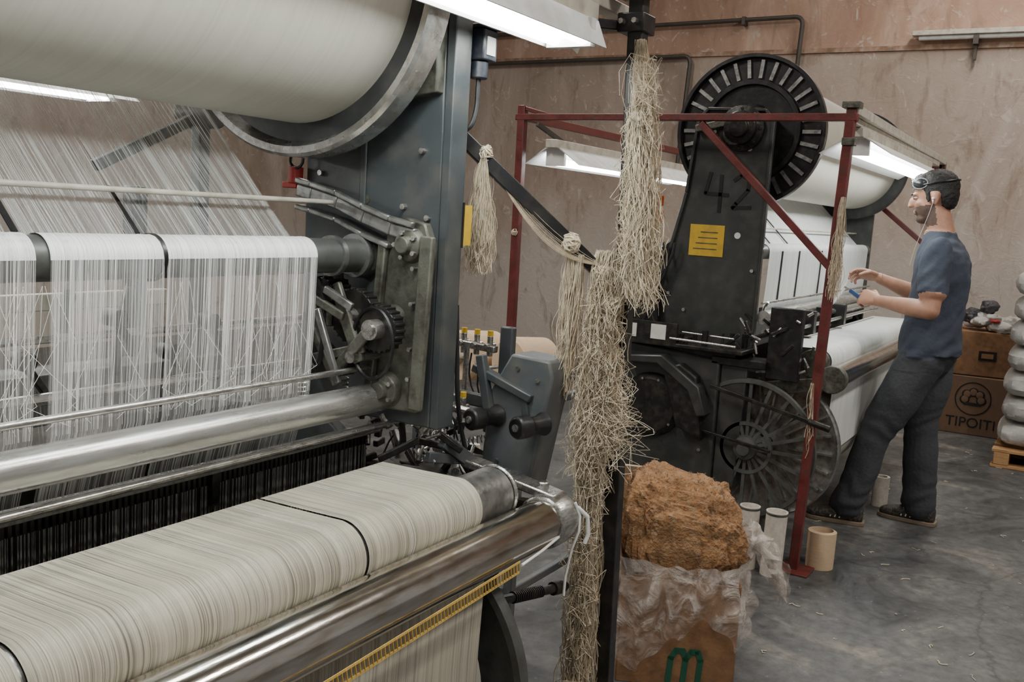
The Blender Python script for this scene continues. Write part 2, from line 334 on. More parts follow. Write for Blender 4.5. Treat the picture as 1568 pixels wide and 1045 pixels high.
# ------------------------------------------------------------------ machine lamps
def lamp(x0,x1,y,z,beam=None,posts=(),w=.11,h=.044):
    p=Prop('fluorescent_work_lamp',((x0+x1)/2,y,z))
    p.use('housing','cream',.003); p.box((x0,y-.03,z+h-.01),(x1,y+.03,z+h+.03))
    p.use('reflector','lampwhite')
    prof=[(y-w,z-.018),(y-w+.004,z-.018),(y-.035,z+h-.012),(y+.035,z+h-.012),(y+w-.004,z-.018),(y+w,z-.018),(y+.04,z+h-.008),(y-.04,z+h-.008)]
    p.prism(prof,x0+.02,x1-.02)
    p.use('lampholders','lampwhite')
    for x in (x0+.05,x1-.07): p.box((x,y-.05,z-.022),(x+.02,y+.05,z+h-.01))
    p.use('tubes','tube'); p.cyl((x0+.07,y-.032,z-.004),(x1-.07,y-.032,z-.004),.015,seg=14); p.cyl((x0+.07,y+.032,z-.004),(x1-.07,y+.032,z-.004),.015,seg=14)
    if beam:
        p.use('support_channel','cream',.003); p.box((beam[0],y-.02,z+h+.031),(beam[1],y+.02,z+h+.06))
    for q in posts:
        p.use('hangers','pipe'); p.bar(q[0],q[1],.02,.02)
    return p.finish()
lamp(.35,1.86,.965,1.80,(.2,2.12),w=.062)
lamp(4.30,6.25,.93,1.79,(4.16,6.6),w=.15,h=.06)
lamp(4.16,6.1,2.30,1.70,None,[((4.3,2.30,1.79),(4.16,2.38,1.87)),((5.9,2.34,1.79),(6.3,2.4,1.90))],w=.15,h=.07)
lamp(.2,1.85,2.42,1.70,None,[((.5,2.42,1.77),(.5,2.42,5)),((1.7,2.42,1.77),(1.7,2.42,5))])

# ------------------------------------------------------------------ looms
def arc(cy,cz,r,a0,a1,n=14):
    return [(cy+r*math.cos(math.radians(a0+(a1-a0)*i/n)),cz+r*math.sin(math.radians(a0+(a1-a0)*i/n))) for i in range(n+1)]
BY,BZ=1.40,1.865
def loom_core(p,s,xe,L,near):
    X=lambda d: xe-s*d
    def xr(a,b): return (min(X(a),X(b)),max(X(a),X(b)))
    far=L
    fr='frame' if near else 'frame2'
    for d in (0,far):
        a,b=xr(d,d+.035)
        p.use('side_frame',fr,.004)
        if near:
            p.prism([(1.115,1.0),(1.115,1.60),(1.13,2.10),(1.44,2.10),(1.465,1.70),(1.465,1.0)],a,b)
            p.prism([(1.30,.0),(1.30,.92),(1.42,.999),(1.80,.96),(1.95,.9),(1.95,0)],a,b)
            p.use('frame_flange',fr,.003); p.box((a,1.095,1.0),(b+.02,1.116,2.1)); p.box((a-.006,1.30,1.42),(a,1.315,2.0))
        else:
            p.prism([(1.27,.84),(1.262,1.90),(1.30,1.945),(1.56,1.95),(1.60,1.90),(1.63,1.58),(1.77,.95),(1.95,.90),(1.95,.0),(1.50,.0),(1.45,.30),(1.27,.34)],a,b)
    a,b=xr(0,far)
    p.use('cross_beams','dark',.005)
    p.box((a,1.75,.05),(b,1.85,.25)); p.box((a,1.70,.75),(b,1.82,.88)); p.box((a,1.45,.70),(b,1.52,.80)); p.box((a,1.30,2.14 if near else 1.90),(b,1.36,2.18 if near else 1.94))
    a,b=xr(.13,far-.13)
    p.use('warp_beam_yarn','yarnroll'); p.cyl((a,BY,BZ),(b,BY,BZ),.272,seg=96)
    p.use('beam_axle','steel'); a2,b2=xr(-.06,far+.06); p.cyl((a2,BY,BZ),(b2,BY,BZ),.04)
    for d,inw in ((.13,1),(far-.13,-1)):
        fx=X(d); ax=V((s*inw,0,0))
        if near:
            p.use('beam_flange_face','flangeshade'); p.lathe((fx,BY,BZ),ax,[(.05,.0),(.308,.0),(.308,.012),(.05,.012),(.05,0)],96)
            p.use('beam_flange_rim','rim')
            p.lathe((fx,BY,BZ),ax,[(.308,0),(.320,-.024),(.334,-.026),(.340,-.018),(.340,.03),(.33,.034),(.308,.03),(.308,0)],96)
        else:
            p.use('beam_flange','black')
            p.lathe((fx,BY,BZ),ax,[(.05,.0),(.325,.0),(.337,.004),(.337,.04),(.322,.04),(.318,.010),(.228,.010),(.225,.035),(.205,.035),(.20,.016),(.12,.014),(.11,.04),(.05,.04),(.05,0)],80)
            p.use('beam_flange_ribs','alu')
            for i in range(30):
                t=2*math.pi*i/30
                dr=V((0,math.cos(t),math.sin(t))); p.bar(V((fx,BY,BZ))+dr*.232+ax*.016,V((fx,BY,BZ))+dr*.312+ax*.016,.016,.014,up=ax)
    p.use('beam_bearing','cast' if near else 'dark',.002)
    ax=V((s,0,0)); bx=X(-.0)
    p.lathe((bx,BY,BZ),ax,[(0,.0),(.10,.0),(.10,.02),(.075,.03),(.07,.05),(.045,.052),(.04,.07),(0,.07)],28)
    for i in range(8):
        t=i*math.pi/4; p.cyl(V((bx,BY+.085*math.cos(t),BZ+.085*math.sin(t))),V((bx+s*.03,BY+.085*math.cos(t),BZ+.085*math.sin(t))),.008,seg=6)
    a,b=xr(.01,far-.01); sa,sb=xr(.22,far-.2) if near else xr(.10,far-.1)
    p.use('guide_roller','roller'); p.cyl((a,1.295,1.336),(b,1.295,1.336),.034,seg=40)
    gaps=[1.05,.84] if near else []
    xs=[sa]+sorted(gaps)+[sb]; pieces=[]
    for i in range(len(xs)-1):
        w0=.011 if (near and abs(xs[i]-.84)<.01) else (.003 if i>0 else 0); w1=.011 if (near and abs(xs[i+1]-.84)<.01) else (.003 if i<len(xs)-2 else 0)
        pieces.append((xs[i]+w0,xs[i+1]-w1))
    for (u,v) in pieces:
        mA,mB,mR=('warpA','warpB','warpR') if near else ('white','white','white')
        p.use('warp_on_roller',mR); p.sheet(arc(1.295,1.336,.0365,45,180,14),u,v)
        p.use('warp_sheet_sloped',mB); p.sheet([(1.321,1.362),(1.38,1.42),(1.47,1.512),(1.603,1.648)],u,v)
        p.use('warp_sheet_vertical',mA); p.sheet([(1.2585,1.336),(1.262,1.2),(1.268,1.08),(1.30,.98),(1.31,.90)],u,v)
        if near:
            p.use('warp_sheet_rear','warpC'); p.sheet([(1.66,1.75),(1.55,1.30),(1.5,.95)],u,v)
    p.use('press_roller','silver'); p.cyl((a,1.235,1.05),(b,1.235,1.05),.030,seg=40)
    p.use('guide_rods','steel'); p.cyl((a,1.245,1.112),(b,1.245,1.112),.006,seg=12); p.cyl((a,1.235,.988),(b,1.235,.988),.008,seg=12)
    p.use('lease_rod','cream'); p.cyl((a,1.36,1.44),(b,1.36,1.44),.005,seg=12)
    p.use('box_rail','steel',.003); p.box((a,1.20,.995),(b,1.212,1.003))
    p.use('heddle_bar','black',.002); p.box((a,1.292,.935),(b,1.312,.952)); p.box((a,1.34,.70),(b,1.36,.955))
    if near:
        p.use('race_board','race',.002); p.box((a,1.298,.954),(b,1.34,.962)); p.box((a,1.255,.966),(b,1.285,.972))
        x=a
        while x<b:
            p.use('heddle_hooks','black'); p.box((x,1.284,.938),(x+.006,1.298,.968)); x+=.0115
        x=a
        p.use('heddle_wires','wire')
        while x<b:
            w=random.choice([.0012,.0018,.0026,.0009]); y=1.288+random.choice([0,.003,.006]); p.box((x,y,.80),(x+w,y+.0015,.936)); x+=random.choice([.003,.0042,.006])
        p.use('reed_back','reedback'); p.box((a,1.300,.78),(b,1.306,.935))
        p.use('reed_cap','dark',.002); p.box((a,1.215,.885),(b,1.24,.897))
        for x in (1.17,.6): p.box((x,1.275,.90),(x+.015,1.30,.965))
    ca,cb=(xr(.09,far-.1) if near else xr(.10,far-.1))
    p.use('breast_roller','alu'); a3,b3=(xr(-.03,far) if near else xr(.02,far)); p.cyl((a3,1.0,.875),(b3,1.0,.875),.054,seg=48)
    cl=[.61,1.19] if near else []
    xs=[ca]+cl+[cb]
    for i in range(len(xs)-1):
        u=xs[i]+(.0035 if i else 0); v=xs[i+1]-(.0035 if i<len(xs)-2 else 0)
        p.use('cloth_on_breast_roller','cloth' if near else 'white'); p.sheet([(1.185,.9295),(1.10,.9305),(1.03,.9318)]+arc(1.0,.875,.0575,88,215,24),u,v)
    p.use('cloth_drop','clothflat' if near else 'white')
    p.sheet([(.955,.842)]+arc(.908,.82,.0485,30,-40,6)+[(.93,.74),(.935,.60),(.935,.45)] ,xs[0],xs[-1])
    p.use('chrome_roller','chrome'); a4,b4=(xr(-.13,far) if near else xr(-.0,far)); p.cyl((a4,.908,.82),(b4,.908,.82),.047,seg=64)
    p.use('cloth_beam_roll','yarnroll'); a5,b5=xr(.06,far-.06); p.cyl((a5,1.18,.49),(b5,1.18,.49),.24,seg=64)
    for d in (.02,far-.06):
        p.use('cloth_beam_flange','alu' if not near else 'roller'); fx=X(d)
        p.lathe((fx,1.18,.49),(-s,0,0),[(.04,0),(.30,0),(.318,-.008),(.325,0),(.325,.03),(.31,.03),(.30,.01),(.04,.01),(.04,0)],72)
        if not near:
            for i in range(22):
                t=2*math.pi*i/22; dr=V((0,math.cos(t),math.sin(t))); p.bar(V((fx+s*.012,1.18,.49))+dr*.1,V((fx+s*.012,1.18,.49))+dr*.30,.008,.022,up=(1,0,0))
    p.use('beam_shaft','steel'); p.cyl((X(-.08),1.18,.49),(X(far+.02),1.18,.49),.03)

p=Prop('power_loom',(.5,1.4,0))
loom_core(p,1,1.62,2.6,True)
p.use('roller_straps','black'); p.ring((1.046,1.295,1.336),(1,0,0),.0385,.034,.007)
p.use('strap_tails','black')
p.bar((1.05,1.325,1.372),(1.05,1.40,1.445),.006,.002); p.bar((.84,1.325,1.372),(.84,1.42,1.465),.010,.002)
p.use('roller_collar','alu'); p.ring((1.475,1.295,1.336),(1,0,0),.040,.03,.012); p.ring((1.545,1.295,1.336),(1,0,0),.044,.03,.03)
p.use('rear_arms','roller',.003); p.bar((1.28,1.75,1.485),(1.56,1.75,1.62),.02,.024); p.cyl((1.55,1.70,1.62),(1.55,1.80,1.62),.035); p.bar((1.55,1.75,1.0),(1.55,1.75,1.62),.03,.03)
p.use('rear_rail','cream',.003); p.box((.1,1.79,1.19),(1.5,1.81,1.225))
p.use('rear_uprights','dark',.003)
for x in (.35,.96,1.40): p.box((x,1.78,.6),(x+.035,1.82,1.45))
p.use('rear_shaft','steel'); p.cyl((-.3,1.62,1.28),(1.58,1.62,1.28),.012,seg=12)
p.use('rear_warp_stop_box','roller',.003); p.box((-.3,1.70,.98),(1.58,1.80,1.08))
for x in (.5,.75,1.12,1.25): p.bar((x,1.60,1.25),(x+.05,1.72,1.05),.02,.02)
p.use('rear_hooks','dark',.002)
for x,z in ((.70,1.18),(.93,1.16),(1.10,1.22),(1.22,1.15),(1.31,1.2)): p.bar((x,1.45,z),(x+.05,1.45,z-.07),.012,.012); p.cyl((x,1.43,z),(x,1.47,z),.016,seg=14)
p.use('inner_cross_rods','steel'); p.cyl((.2,1.46,1.19),(1.6,1.46,1.19),.007,seg=10); p.cyl((.2,1.42,1.10),(1.6,1.42,1.10),.010,seg=10)
p.use('roller_bracket','cast',.004)
p.prism([(1.135,1.03),(1.118,1.37),(1.135,1.41),(1.19,1.42),(1.225,1.395),(1.24,1.30),(1.255,1.12),(1.24,1.03)],1.565,1.60)
p.use('bracket_edge','cast',.003); p.bar((1.555,1.13,1.04),(1.555,1.118,1.385),.014,.03); p.bar((1.555,1.25,1.04),(1.555,1.225,1.37),.014,.02)
p.use('roller_arm','alu',.003)
pts=[(1.46,1.462),(1.42,1.455),(1.35,1.44),(1.28,1.415),(1.21,1.395),(1.15,1.385)]
for (y0,z0),(y1,z1) in zip(pts,pts[1:]): p.bar((1.575,y0,z0),(1.575,y1,z1),.05,.026)
for (y0,z0),(y1,z1) in zip(pts,pts[1:]): p.bar((1.55,y0,z0+.02),(1.55,y1,z1+.02),.012,.012)
for (y0,z0),(y1,z1) in zip(pts[:-2],pts[1:-1]): p.bar((1.56,y0,z0-.035),(1.56,y1,z1-.035),.03,.010)
p.use('bearing_caps','cast',.002)
for (y,z,r) in ((1.165,1.365,.036),(1.295,1.336,.046),(1.21,1.07,.038),(1.20,1.215,.03)):
    p.lathe((1.60,y,z),(-1,0,0),[(0,.07),(r*.45,.07),(r*.5,.055),(r*.85,.05),(r,.035),(r,0),(0,0)],28)
p.use('bearing_bolts','steel')
for (y,z,r) in ((1.165,1.365,.036),(1.21,1.07,.038)):
    for i in range(5):
        t=i*1.256; p.cyl((1.555,y+r*.7*math.cos(t),z+r*.7*math.sin(t)),(1.54,y+r*.7*math.cos(t),z+r*.7*math.sin(t)),.005,seg=6)
for (y,z) in ((1.15,1.32),(1.15,1.25),(1.15,1.16),(1.15,1.10)): p.cyl((1.565,y,z),(1.55,y,z),.005,seg=6)
p.use('let_off_gears','dark',.0015)
def gear(y,z,r,x0,x1,n=22):
    p.cyl((x0,y,z),(x1,y,z),r,seg=32)
    for i in range(n):
        t=2*math.pi*i/n; d=V((0,math.cos(t),math.sin(t))); p.bar(V((x0,y,z))+d*r,V((x1,y,z))+d*r,.006,.006)
gear(1.27,1.215,.055,1.52,1.55); gear(1.19,1.20,.045,1.50,1.53); gear(1.33,1.26,.03,1.49,1.55,14)
p.cyl((1.50,1.35,1.12),(1.53,1.35,1.12),.04); gear(1.29,1.12,.025,1.50,1.54,12)
p.use('gear_hubs','steel'); p.cyl((1.50,1.27,1.215),(1.56,1.27,1.215),.018); p.cyl((1.475,1.19,1.20),(1.56,1.19,1.20),.020); p.cyl((1.47,1.19,1.20),(1.476,1.19,1.20),.013); p.cyl((1.48,1.24,1.14),(1.58,1.24,1.14),.012)
p.use('link_levers','cast',.003)
p.bar((1.50,1.30,1.28),(1.50,1.23,1.13),.012,.026); p.bar((1.49,1.19,1.21),(1.49,1.30,1.09),.012,.022); p.bar((1.53,1.34,1.19),(1.53,1.33,1.30),.03,.03)
p.bar((1.50,1.36,1.12),(1.50,1.22,1.16),.01,.02); p.bar((1.47,1.33,1.25),(1.47,1.25,1.22),.012,.018); p.bar((1.48,1.36,1.22),(1.48,1.27,1.08),.01,.016)
p.use('link_levers_light','alu',.002); p.bar((1.46,1.31,1.23),(1.46,1.25,1.09),.010,.014); p.bar((1.47,1.23,1.24),(1.47,1.30,1.27),.010,.016)
p.use('drive_belt','black')
p.tube([(1.47,1.32+.02*math.cos(t),1.20+.09*math.sin(t)) for t in [i*2*math.pi/30 for i in range(31)]],.005,6)
p.tube([(1.50,1.20+.05*math.cos(t),1.17+.07*math.sin(t)) for t in [i*2*math.pi/30 for i in range(31)]],.004,6)
p.use('springs','steel')
def spring(P,p0,p1,r,turns,w=.0015):
    p0,p1=V(p0),V(p1); x,y,z=basis(p1-p0); n=turns*10
    P.tube([p0+(p1-p0)*(i/n)+(x*math.cos(i*.6283)+y*math.sin(i*.6283))*r for i in range(n+1)],w,5)
spring(p,(1.45,1.33,1.10),(1.45,1.33,1.02),.012,9); spring(p,(1.54,1.30,1.14),(1.54,1.30,1.05),.008,9)
p.use('upper_gearbox','cast',.003)
p.prism([(1.12,1.66),(1.12,1.86),(1.16,1.90),(1.23,1.88),(1.24,1.70),(1.20,1.65)],1.56,1.605)
for y,z,r in ((1.175,1.80,.045),(1.18,1.71,.032)): p.lathe((1.565,y,z),(-1,0,0),[(0,.05),(r*.3,.05),(r*.35,.03),(r*.75,.03),(r*.8,.015),(r,.015),(r,0),(0,0)],24)
for k in range(10):
    t=k*.628; p.use('upper_gear_teeth','cast'); p.bar((1.55,1.175+.05*math.cos(t),1.80+.05*math.sin(t)),(1.565,1.175+.05*math.cos(t),1.80+.05*math.sin(t)),.012,.012)
p.use('motor_box','motor',.003); p.box((1.65,1.075,1.735),(1.70,1.125,1.795)); p.cyl((1.675,1.10,1.70),(1.675,1.10,1.735),.018)
p.box((1.645,1.07,1.795),(1.705,1.13,1.803))
p.use('motor_label','label'); p.box((1.66,1.073,1.745),(1.69,1.075,1.78))
p.use('cables','cable'); p.tube(corner([(1.675,1.10,1.70),(1.675,1.10,1.64),(1.655,1.10,1.60),(1.63,1.30,1.55)],.02),.005,8)
p.tube(corner([(1.64,1.1,1.25),(1.66,1.10,1.05),(1.72,1.12,.95),(1.78,1.1,.8)],.05),.005,8)
p.use('warning_sticker','yellow'); p.box((1.64,1.091,1.37),(1.664,1.095,1.45)); p.use('sticker_back','black'); p.box((1.635,1.0925,1.365),(1.64,1.096,1.455))
p.use('frame_bolts','steel')
for (y,z) in ((1.16,1.55),(1.42,1.50),(1.14,1.42),(1.20,1.44)): p.cyl((1.595,y,z),(1.575,y,z),.006,seg=8)
p.use('frame_stain','cast'); p.cyl((1.586,1.30,1.45),(1.583,1.30,1.45),.010,seg=16)
p.use('red_valve','redplastic',.002); p.cyl((1.57,1.48,1.475),(1.57,1.48,1.51),.016); p.box((1.56,1.47,1.465),(1.59,1.51,1.478)); p.use('valve_loop','black'); p.tube([(1.56,1.47+.018*math.cos(i*.5),1.525+.018*math.sin(i*.5)) for i in range(14)],.0035,6)
p.use('end_gearcase','dark',.008); p.prism([(1.12,.05),(1.12,.84),(1.24,.87),(1.60,.90),(1.70,.80),(1.70,.05)],1.66,1.82)
p.use('end_gearcase_cover','frame',.006); p.prism([(1.22,.2),(1.22,.80),(1.60,.82),(1.60,.2)],1.822,1.84)
p.use('roller_end_bracket','steel',.004)
p.cyl((1.655,1.0,.875),(1.665,1.0,.875),.058,seg=40)
p.lathe((1.70,.908,.82),(1,0,0),[(0,0),(.052,0),(.056,.008),(.056,.065),(.047,.075),(.03,.078),(0,.078)],40)
p.bar((1.74,.89,.868),(1.74,1.12,.905),.05,.018); p.bar((1.76,.90,.82),(1.76,1.10,.80),.03,.06)
p.cyl((1.66,1.0,.875),(1.73,1.0,.875),.02); p.cyl((1.74,.93,.88),(1.74,.93,.895),.014,seg=6)
p.use('lower_stay','black',.003); p.bar((1.70,1.02,.80),(1.70,1.05,.35),.05,.03); p.box((1.64,1.0,.0),(1.8,1.14,.06)); p.box((1.66,1.02,.05),(1.72,1.10,.85))
p.use('threaded_stud','dark'); p.cyl((1.62,.97,.66),(1.86,.93,.63),.010)
for i in range(16):
    q=V((1.62,.97,.66)).lerp(V((1.86,.93,.63)),.3+i*.025); p.ring(q,(1,-.16,-.12),.013,.008,.003,12)
p.lathe(V((1.62,.97,.66)).lerp(V((1.86,.93,.63)),.86),(1,-.16,-.12),[(0,0),(.015,0),(.015,.03),(.009,.05),(0,.05)],14)
p.use('control_box','boxpaint',.006); p.prism([(1.0,.85),(.955,1.10),(.965,1.135),(1.06,1.14),(1.11,1.05),(1.125,.85)],1.80,1.89)
p.use('control_box_lid','frame',.003); p.bar((1.80,1.15,1.10),(1.80,1.0,1.05),.03,.018); p.bar((1.79,1.13,1.13),(1.79,1.10,1.0),.02,.02); p.bar((1.80,1.02,1.055),(1.80,1.01,1.0),.02,.016)
p.use('knobs','black',.002)
for y,z in ((1.085,1.0),(.97,1.0)):
    p.lathe((1.80,y,z),(-1,.25,0),[(0,.085),(.020,.085),(.024,.08),(.024,.05),(.019,.045),(.019,.02),(.026,.0),(0,0)],24)
p.use('knob_inserts','steel')
for y,z in ((1.085,1.0),(.97,1.0)): p.cyl(V((1.80,y,z))+V((-1,.25,0)).normalized()*.085,V((1.80,y,z))+V((-1,.25,0)).normalized()*.088,.008,seg=12)
p.use('box_screws','steel')
for y,z in ((1.08,.90),(1.03,.88),(1.04,1.11),(.99,1.09)): p.cyl((1.80,y,z),(1.795,y,z),.005,seg=8)
p.use('upright_bracket','frame',.004); p.box((1.92,1.13,.88),(1.94,1.165,1.18)); p.box((1.86,1.05,.94),(1.93,1.16,.96)); p.bar((1.90,1.12,1.0),(1.84,1.22,1.02),.02,.03)
for bz,bx_ in ((1.135,1.90),(1.005,1.80)):
    p.use('valve_manifold','steel',.003); p.bar((bx_,1.30,bz),(bx_,1.16,bz-.008),.02,.016); p.bar((bx_,1.24,bz),(bx_,1.24,bz-.14),.012,.012)
    for k in range(4):
        q=V((bx_,1.285-.036*k,bz))
        p.use('valve_bodies','steel',.001); p.cyl(q+V((0,0,-.025)),q+V((0,0,.022)),.007,seg=12); p.cyl(q+V((-.02,0,0)),q+V((.02,0,0)),.0055,seg=10)
        p.use('valve_caps','yellow'); p.cyl(q+V((0,0,.022)),q+V((0,0,.034)),.007,seg=12)
        p.use('air_hoses','yarnw' if k%2 else 'cable')
        a=q+V((-.02,0,-.02)); sx_,sy_=random.uniform(-.01,.01),random.uniform(-.012,.012)
        p.tube([a+V((sx_*t,.03*math.sin(t*.5)+sy_*t,-.026*t)) for t in range(9)],.0022,6)
p.use('end_links','dark',.002)
for i in range(30):
    a=V((random.uniform(1.60,1.84),random.uniform(1.12,1.38),random.uniform(.86,1.0))); b=a+V((random.uniform(-.08,.08),random.uniform(-.06,.06),random.uniform(-.05,.06))); p.bar(a,b,.012,.014)
p.use('end_link_pins','steel')
for i in range(40):
    a=V((random.uniform(1.58,1.82),random.uniform(1.12,1.38),random.uniform(.88,1.03))); b=a+V((random.uniform(-.03,.03),random.uniform(-.04,.03),random.uniform(-.02,.03))); p.cyl(a,b,random.choice([.004,.006,.009]),seg=10)
spring(p,(1.62,1.16,.99),(1.70,1.13,.95),.008,9); spring(p,(1.76,1.16,.93),(1.82,1.10,.95),.008,9)
p.use('end_linkage_levers','boxpaint',.002); p.bar((1.66,1.13,.96),(1.80,1.10,.86),.02,.03); p.bar((1.62,1.14,.93),(1.78,1.11,.90),.014,.022)
p.use('perforated_tape','yellowtape')
A=V((1.535,.858,.787)); B=V((.45,.848,.748)); n=110
for i in range(n):
    q0=A.lerp(B,i/n); q1=A.lerp(B,(i+.45)/n); p.bar(q0+V((0,0,-.0095)),q1+V((0,0,.0095)),.0012,.003)
p.bar(A+V((0,0,.010)),B+V((0,0,.010)),.0012,.0045); p.bar(A+V((0,0,-.010)),B+V((0,0,-.010)),.0012,.0045)
p.use('white_cord','yarnw'); p.tube([(1.76,.868,.80),(1.70,.865,.80),(1.62,.86,.793),(1.54,.857,.789)],.0028,8)
p.tube([(1.755,.86,.86),(1.765,.852,.83),(1.76,.85,.80),(1.757,.862,.76),(1.752,.87,.70),(1.75,.87,.66)],.003,8); p.tube([(1.76,.857,.85),(1.775,.84,.83),(1.785,.84,.79),(1.78,.845,.77)],.0045,8)
p.use('warp_ends','yarnw')
for i in range(190):
    x=random.uniform(.2,1.395)
    if abs(x-.84)<.013 or abs(x-1.05)<.004: continue
    dx=random.uniform(-.004,.004)
    p.tube([(x+dx*3,1.603,1.648),(x+dx,1.45,1.492),(x,1.322,1.365)]+[(x,y,z) for y,z in arc(1.295,1.336,.037,45,180,6)]+[(x+dx,1.262,1.2),(x-dx,1.266,1.08)],.0004,3)
p.use('loose_ends','yarnw')
for i in range(40):
    x=random.uniform(.5,1.38); p.tube([(x,1.26,1.30),(x+random.uniform(-.04,.04),1.255,1.22),(x+random.uniform(-.07,.07),1.258,1.13),(x+random.uniform(-.05,.05),1.265,1.09)],.0004,3)
p.use('cloth_ribs','yarnw')
for i in range(70):
    x=random.uniform(.25,1.52)
    if abs(x-1.19)<.006 or abs(x-.61)<.006: continue
    p.tube([(x,1.18,.9302),(x,1.03,.9325)]+[(x,y,z) for y,z in arc(1.0,.875,.0579,88,205,12)],random.choice([.0004,.0006]),3)
p.finish()

# ---- second loom
p=Prop('power_loom',(5.4,1.4,0))
loom_core(p,-1,4.25,2.35,False)
x0=4.25
p.use('painted_number','ink')
def stroke(pts,w=.016):
    P=[V((x0-.002,y,z)) for y,z in pts]
    for a,b in zip(P,P[1:]):
        d=(b-a).normalized()*.004; p.bar(a-d,b+d,w,.0022,up=(1,0,0))
stroke([(1.525,1.67),(1.545,1.58),(1.44,1.575)]); stroke([(1.475,1.66),(1.475,1.50)])
stroke([(1.415,1.64),(1.385,1.665),(1.35,1.65),(1.35,1.60),(1.40,1.54),(1.415,1.52),(1.335,1.525)])
p.use('plate_label','yellow'); p.box((x0-.004,1.44,1.30),(x0,1.60,1.44))
p.use('label_dots','label'); p.cyl((x0-.003,1.38,1.40),(x0,1.38,1.40),.014); p.cyl((x0-.004,1.36,1.78),(x0,1.36,1.78),.012)
p.use('label_print','cast')
for i in range(4): p.box((x0-.0055,1.47,1.33+i*.025),(x0-.004,1.58-.01*i,1.334+i*.025))
p.use('side_bolts','steel')
for y,z in ((1.30,1.25),(1.30,1.60),(1.52,1.85),(1.32,1.88),(1.68,1.12),(1.30,1.0),(1.60,1.05)): p.cyl((x0,y,z),(x0-.012,y,z),.008,seg=8)
p.use('frame_rim','frame2',.003)
rim=[(1.27,.86),(1.262,1.90),(1.30,1.945),(1.56,1.95),(1.60,1.90),(1.63,1.58),(1.77,.95)]
for (a,b),(c,d) in zip(rim,rim[1:]): p.bar((x0-.008,a,b),(x0-.008,c,d),.018,.014)
p.use('top_lever','cast',.003); p.bar((x0-.03,1.60,1.86),(x0-.03,1.40,1.90),.03,.03); p.bar((x0-.03,1.40,1.90),(x0-.03,1.44,1.80),.02,.03); p.cyl((x0-.05,1.42,1.84),(x0,1.42,1.84),.05)
p.use('gearcase','frame2',.01); p.prism([(1.36,.30),(1.36,.86),(1.84,.90),(1.92,.80),(1.90,.30),(1.80,.24),(1.45,.24)],4.10,4.26)
p.use('gearcase_cover','dark',.008)
p.lathe((4.10,1.66,.62),(-1,0,0),[(0,.035),(.12,.035),(.14,.02),(.15,.0),(0,0)],40); p.prism([(1.40,.50),(1.44,.78),(1.52,.83),(1.60,.80),(1.52,.55)],4.04,4.10)
p.use('gearcase_guard','frame2',.006); p.prism([(1.38,.62),(1.42,.74),(1.60,.86),(1.78,.84),(1.78,.81),(1.62,.82),(1.47,.72),(1.42,.61)],4.02,4.10)
p.use('gearcase_bolts','steel')
for i in range(10):
    t=i*.628; p.cyl((4.075,1.66+.125*math.cos(t),.62+.125*math.sin(t)),(4.06,1.66+.125*math.cos(t),.62+.125*math.sin(t)),.006,seg=6)
for y,z in ((1.45,.34),(1.6,.32),(1.85,.36),(1.88,.75),(1.42,.45)): p.cyl((4.10,y,z),(4.09,y,z),.008,seg=6)
p.use('bed_top','dark',.005); p.box((4.05,1.25,.895),(4.28,1.95,.915)); p.box((4.12,1.3,.86),(4.25,1.9,.9))
p.use('bed_labels','label'); p.box((4.045,1.60,.925),(4.05,1.67,.99)); p.box((4.045,1.74,.925),(4.05,1.80,.985)); p.use('bed_posts','dark'); p.box((4.05,1.55,.91),(4.07,1.84,1.0))
p.use('orange_beacon','orange',.002); p.cyl((4.6,1.90,1.44),(4.6,1.90,1.50),.02); p.cyl((4.6,1.90,1.52),(4.6,1.90,1.57),.016)
p.use('beacon_mast','dark'); p.cyl((4.6,1.90,.7),(4.6,1.90,1.44),.012)
p.use('oil_cups','dark')
for i in range(26):
    y=random.uniform(1.28,1.95); z=.915; h=random.uniform(.02,.07); x=random.uniform(4.06,4.2); p.cyl((x,y,z),(x,y,z+h),random.choice([.006,.010,.014]),seg=10)
p.use('bed_pipes','steel'); p.cyl((4.05,1.28,.93),(4.05,1.58,.935),.006); p.cyl((4.08,1.30,.96),(4.12,1.55,.96),.004)
p.use('rear_brackets','dark',.003); p.prism([(1.62,1.1),(1.60,1.30),(1.70,1.36),(1.78,1.30),(1.80,1.06)],4.28,4.36); p.prism([(1.70,.92),(1.72,1.15),(1.86,1.15),(1.86,.92)],4.2,4.3)
p.use('rear_hoses','cable')
for k in range(5): p.tube([(4.2,1.70+.03*k+.05*math.sin(t*.6+k),.95+.05*t) for t in range(9)],.007,6)
p.use('front_plate','black',.004); p.box((4.14,1.03,.80),(4.18,1.17,1.11)); p.box((4.10,1.16,.84),(4.24,1.40,.875))
p.use('column','frame2',.006); p.prism([(1.26,.3),(1.24,.84),(1.36,.86),(1.36,.3)],4.12,4.25)
p.use('front_linkage','dark',.002)
for i in range(26):
    a=V((random.uniform(4.12,4.3),random.uniform(1.05,1.35),random.uniform(.80,1.05))); b=a+V((random.uniform(-.05,.05),random.uniform(-.06,.06),random.uniform(-.06,.08))); p.bar(a,b,.012,.014)
p.use('front_linkage_steel','steel')
for i in range(16):
    a=V((random.uniform(4.12,4.3),random.uniform(1.0,1.3),random.uniform(.84,1.08))); p.cyl(a,a+V((random.uniform(-.03,.03),random.uniform(-.04,.04),random.uniform(-.04,.05))),.006,seg=10)
p.use('hand_wheel','roller'); W=V((4.14,1.22,.49))
p.lathe(W,(-1,0,0),[(.285,0),(.30,.0),(.305,.012),(.30,.024),(.285,.024),(.282,.012),(.285,0)],72)
p.lathe(W,(-1,0,0),[(0,-.08),(.055,-.08),(.06,.0),(.05,.035),(.03,.04),(.028,.06),(0,.06)],28)
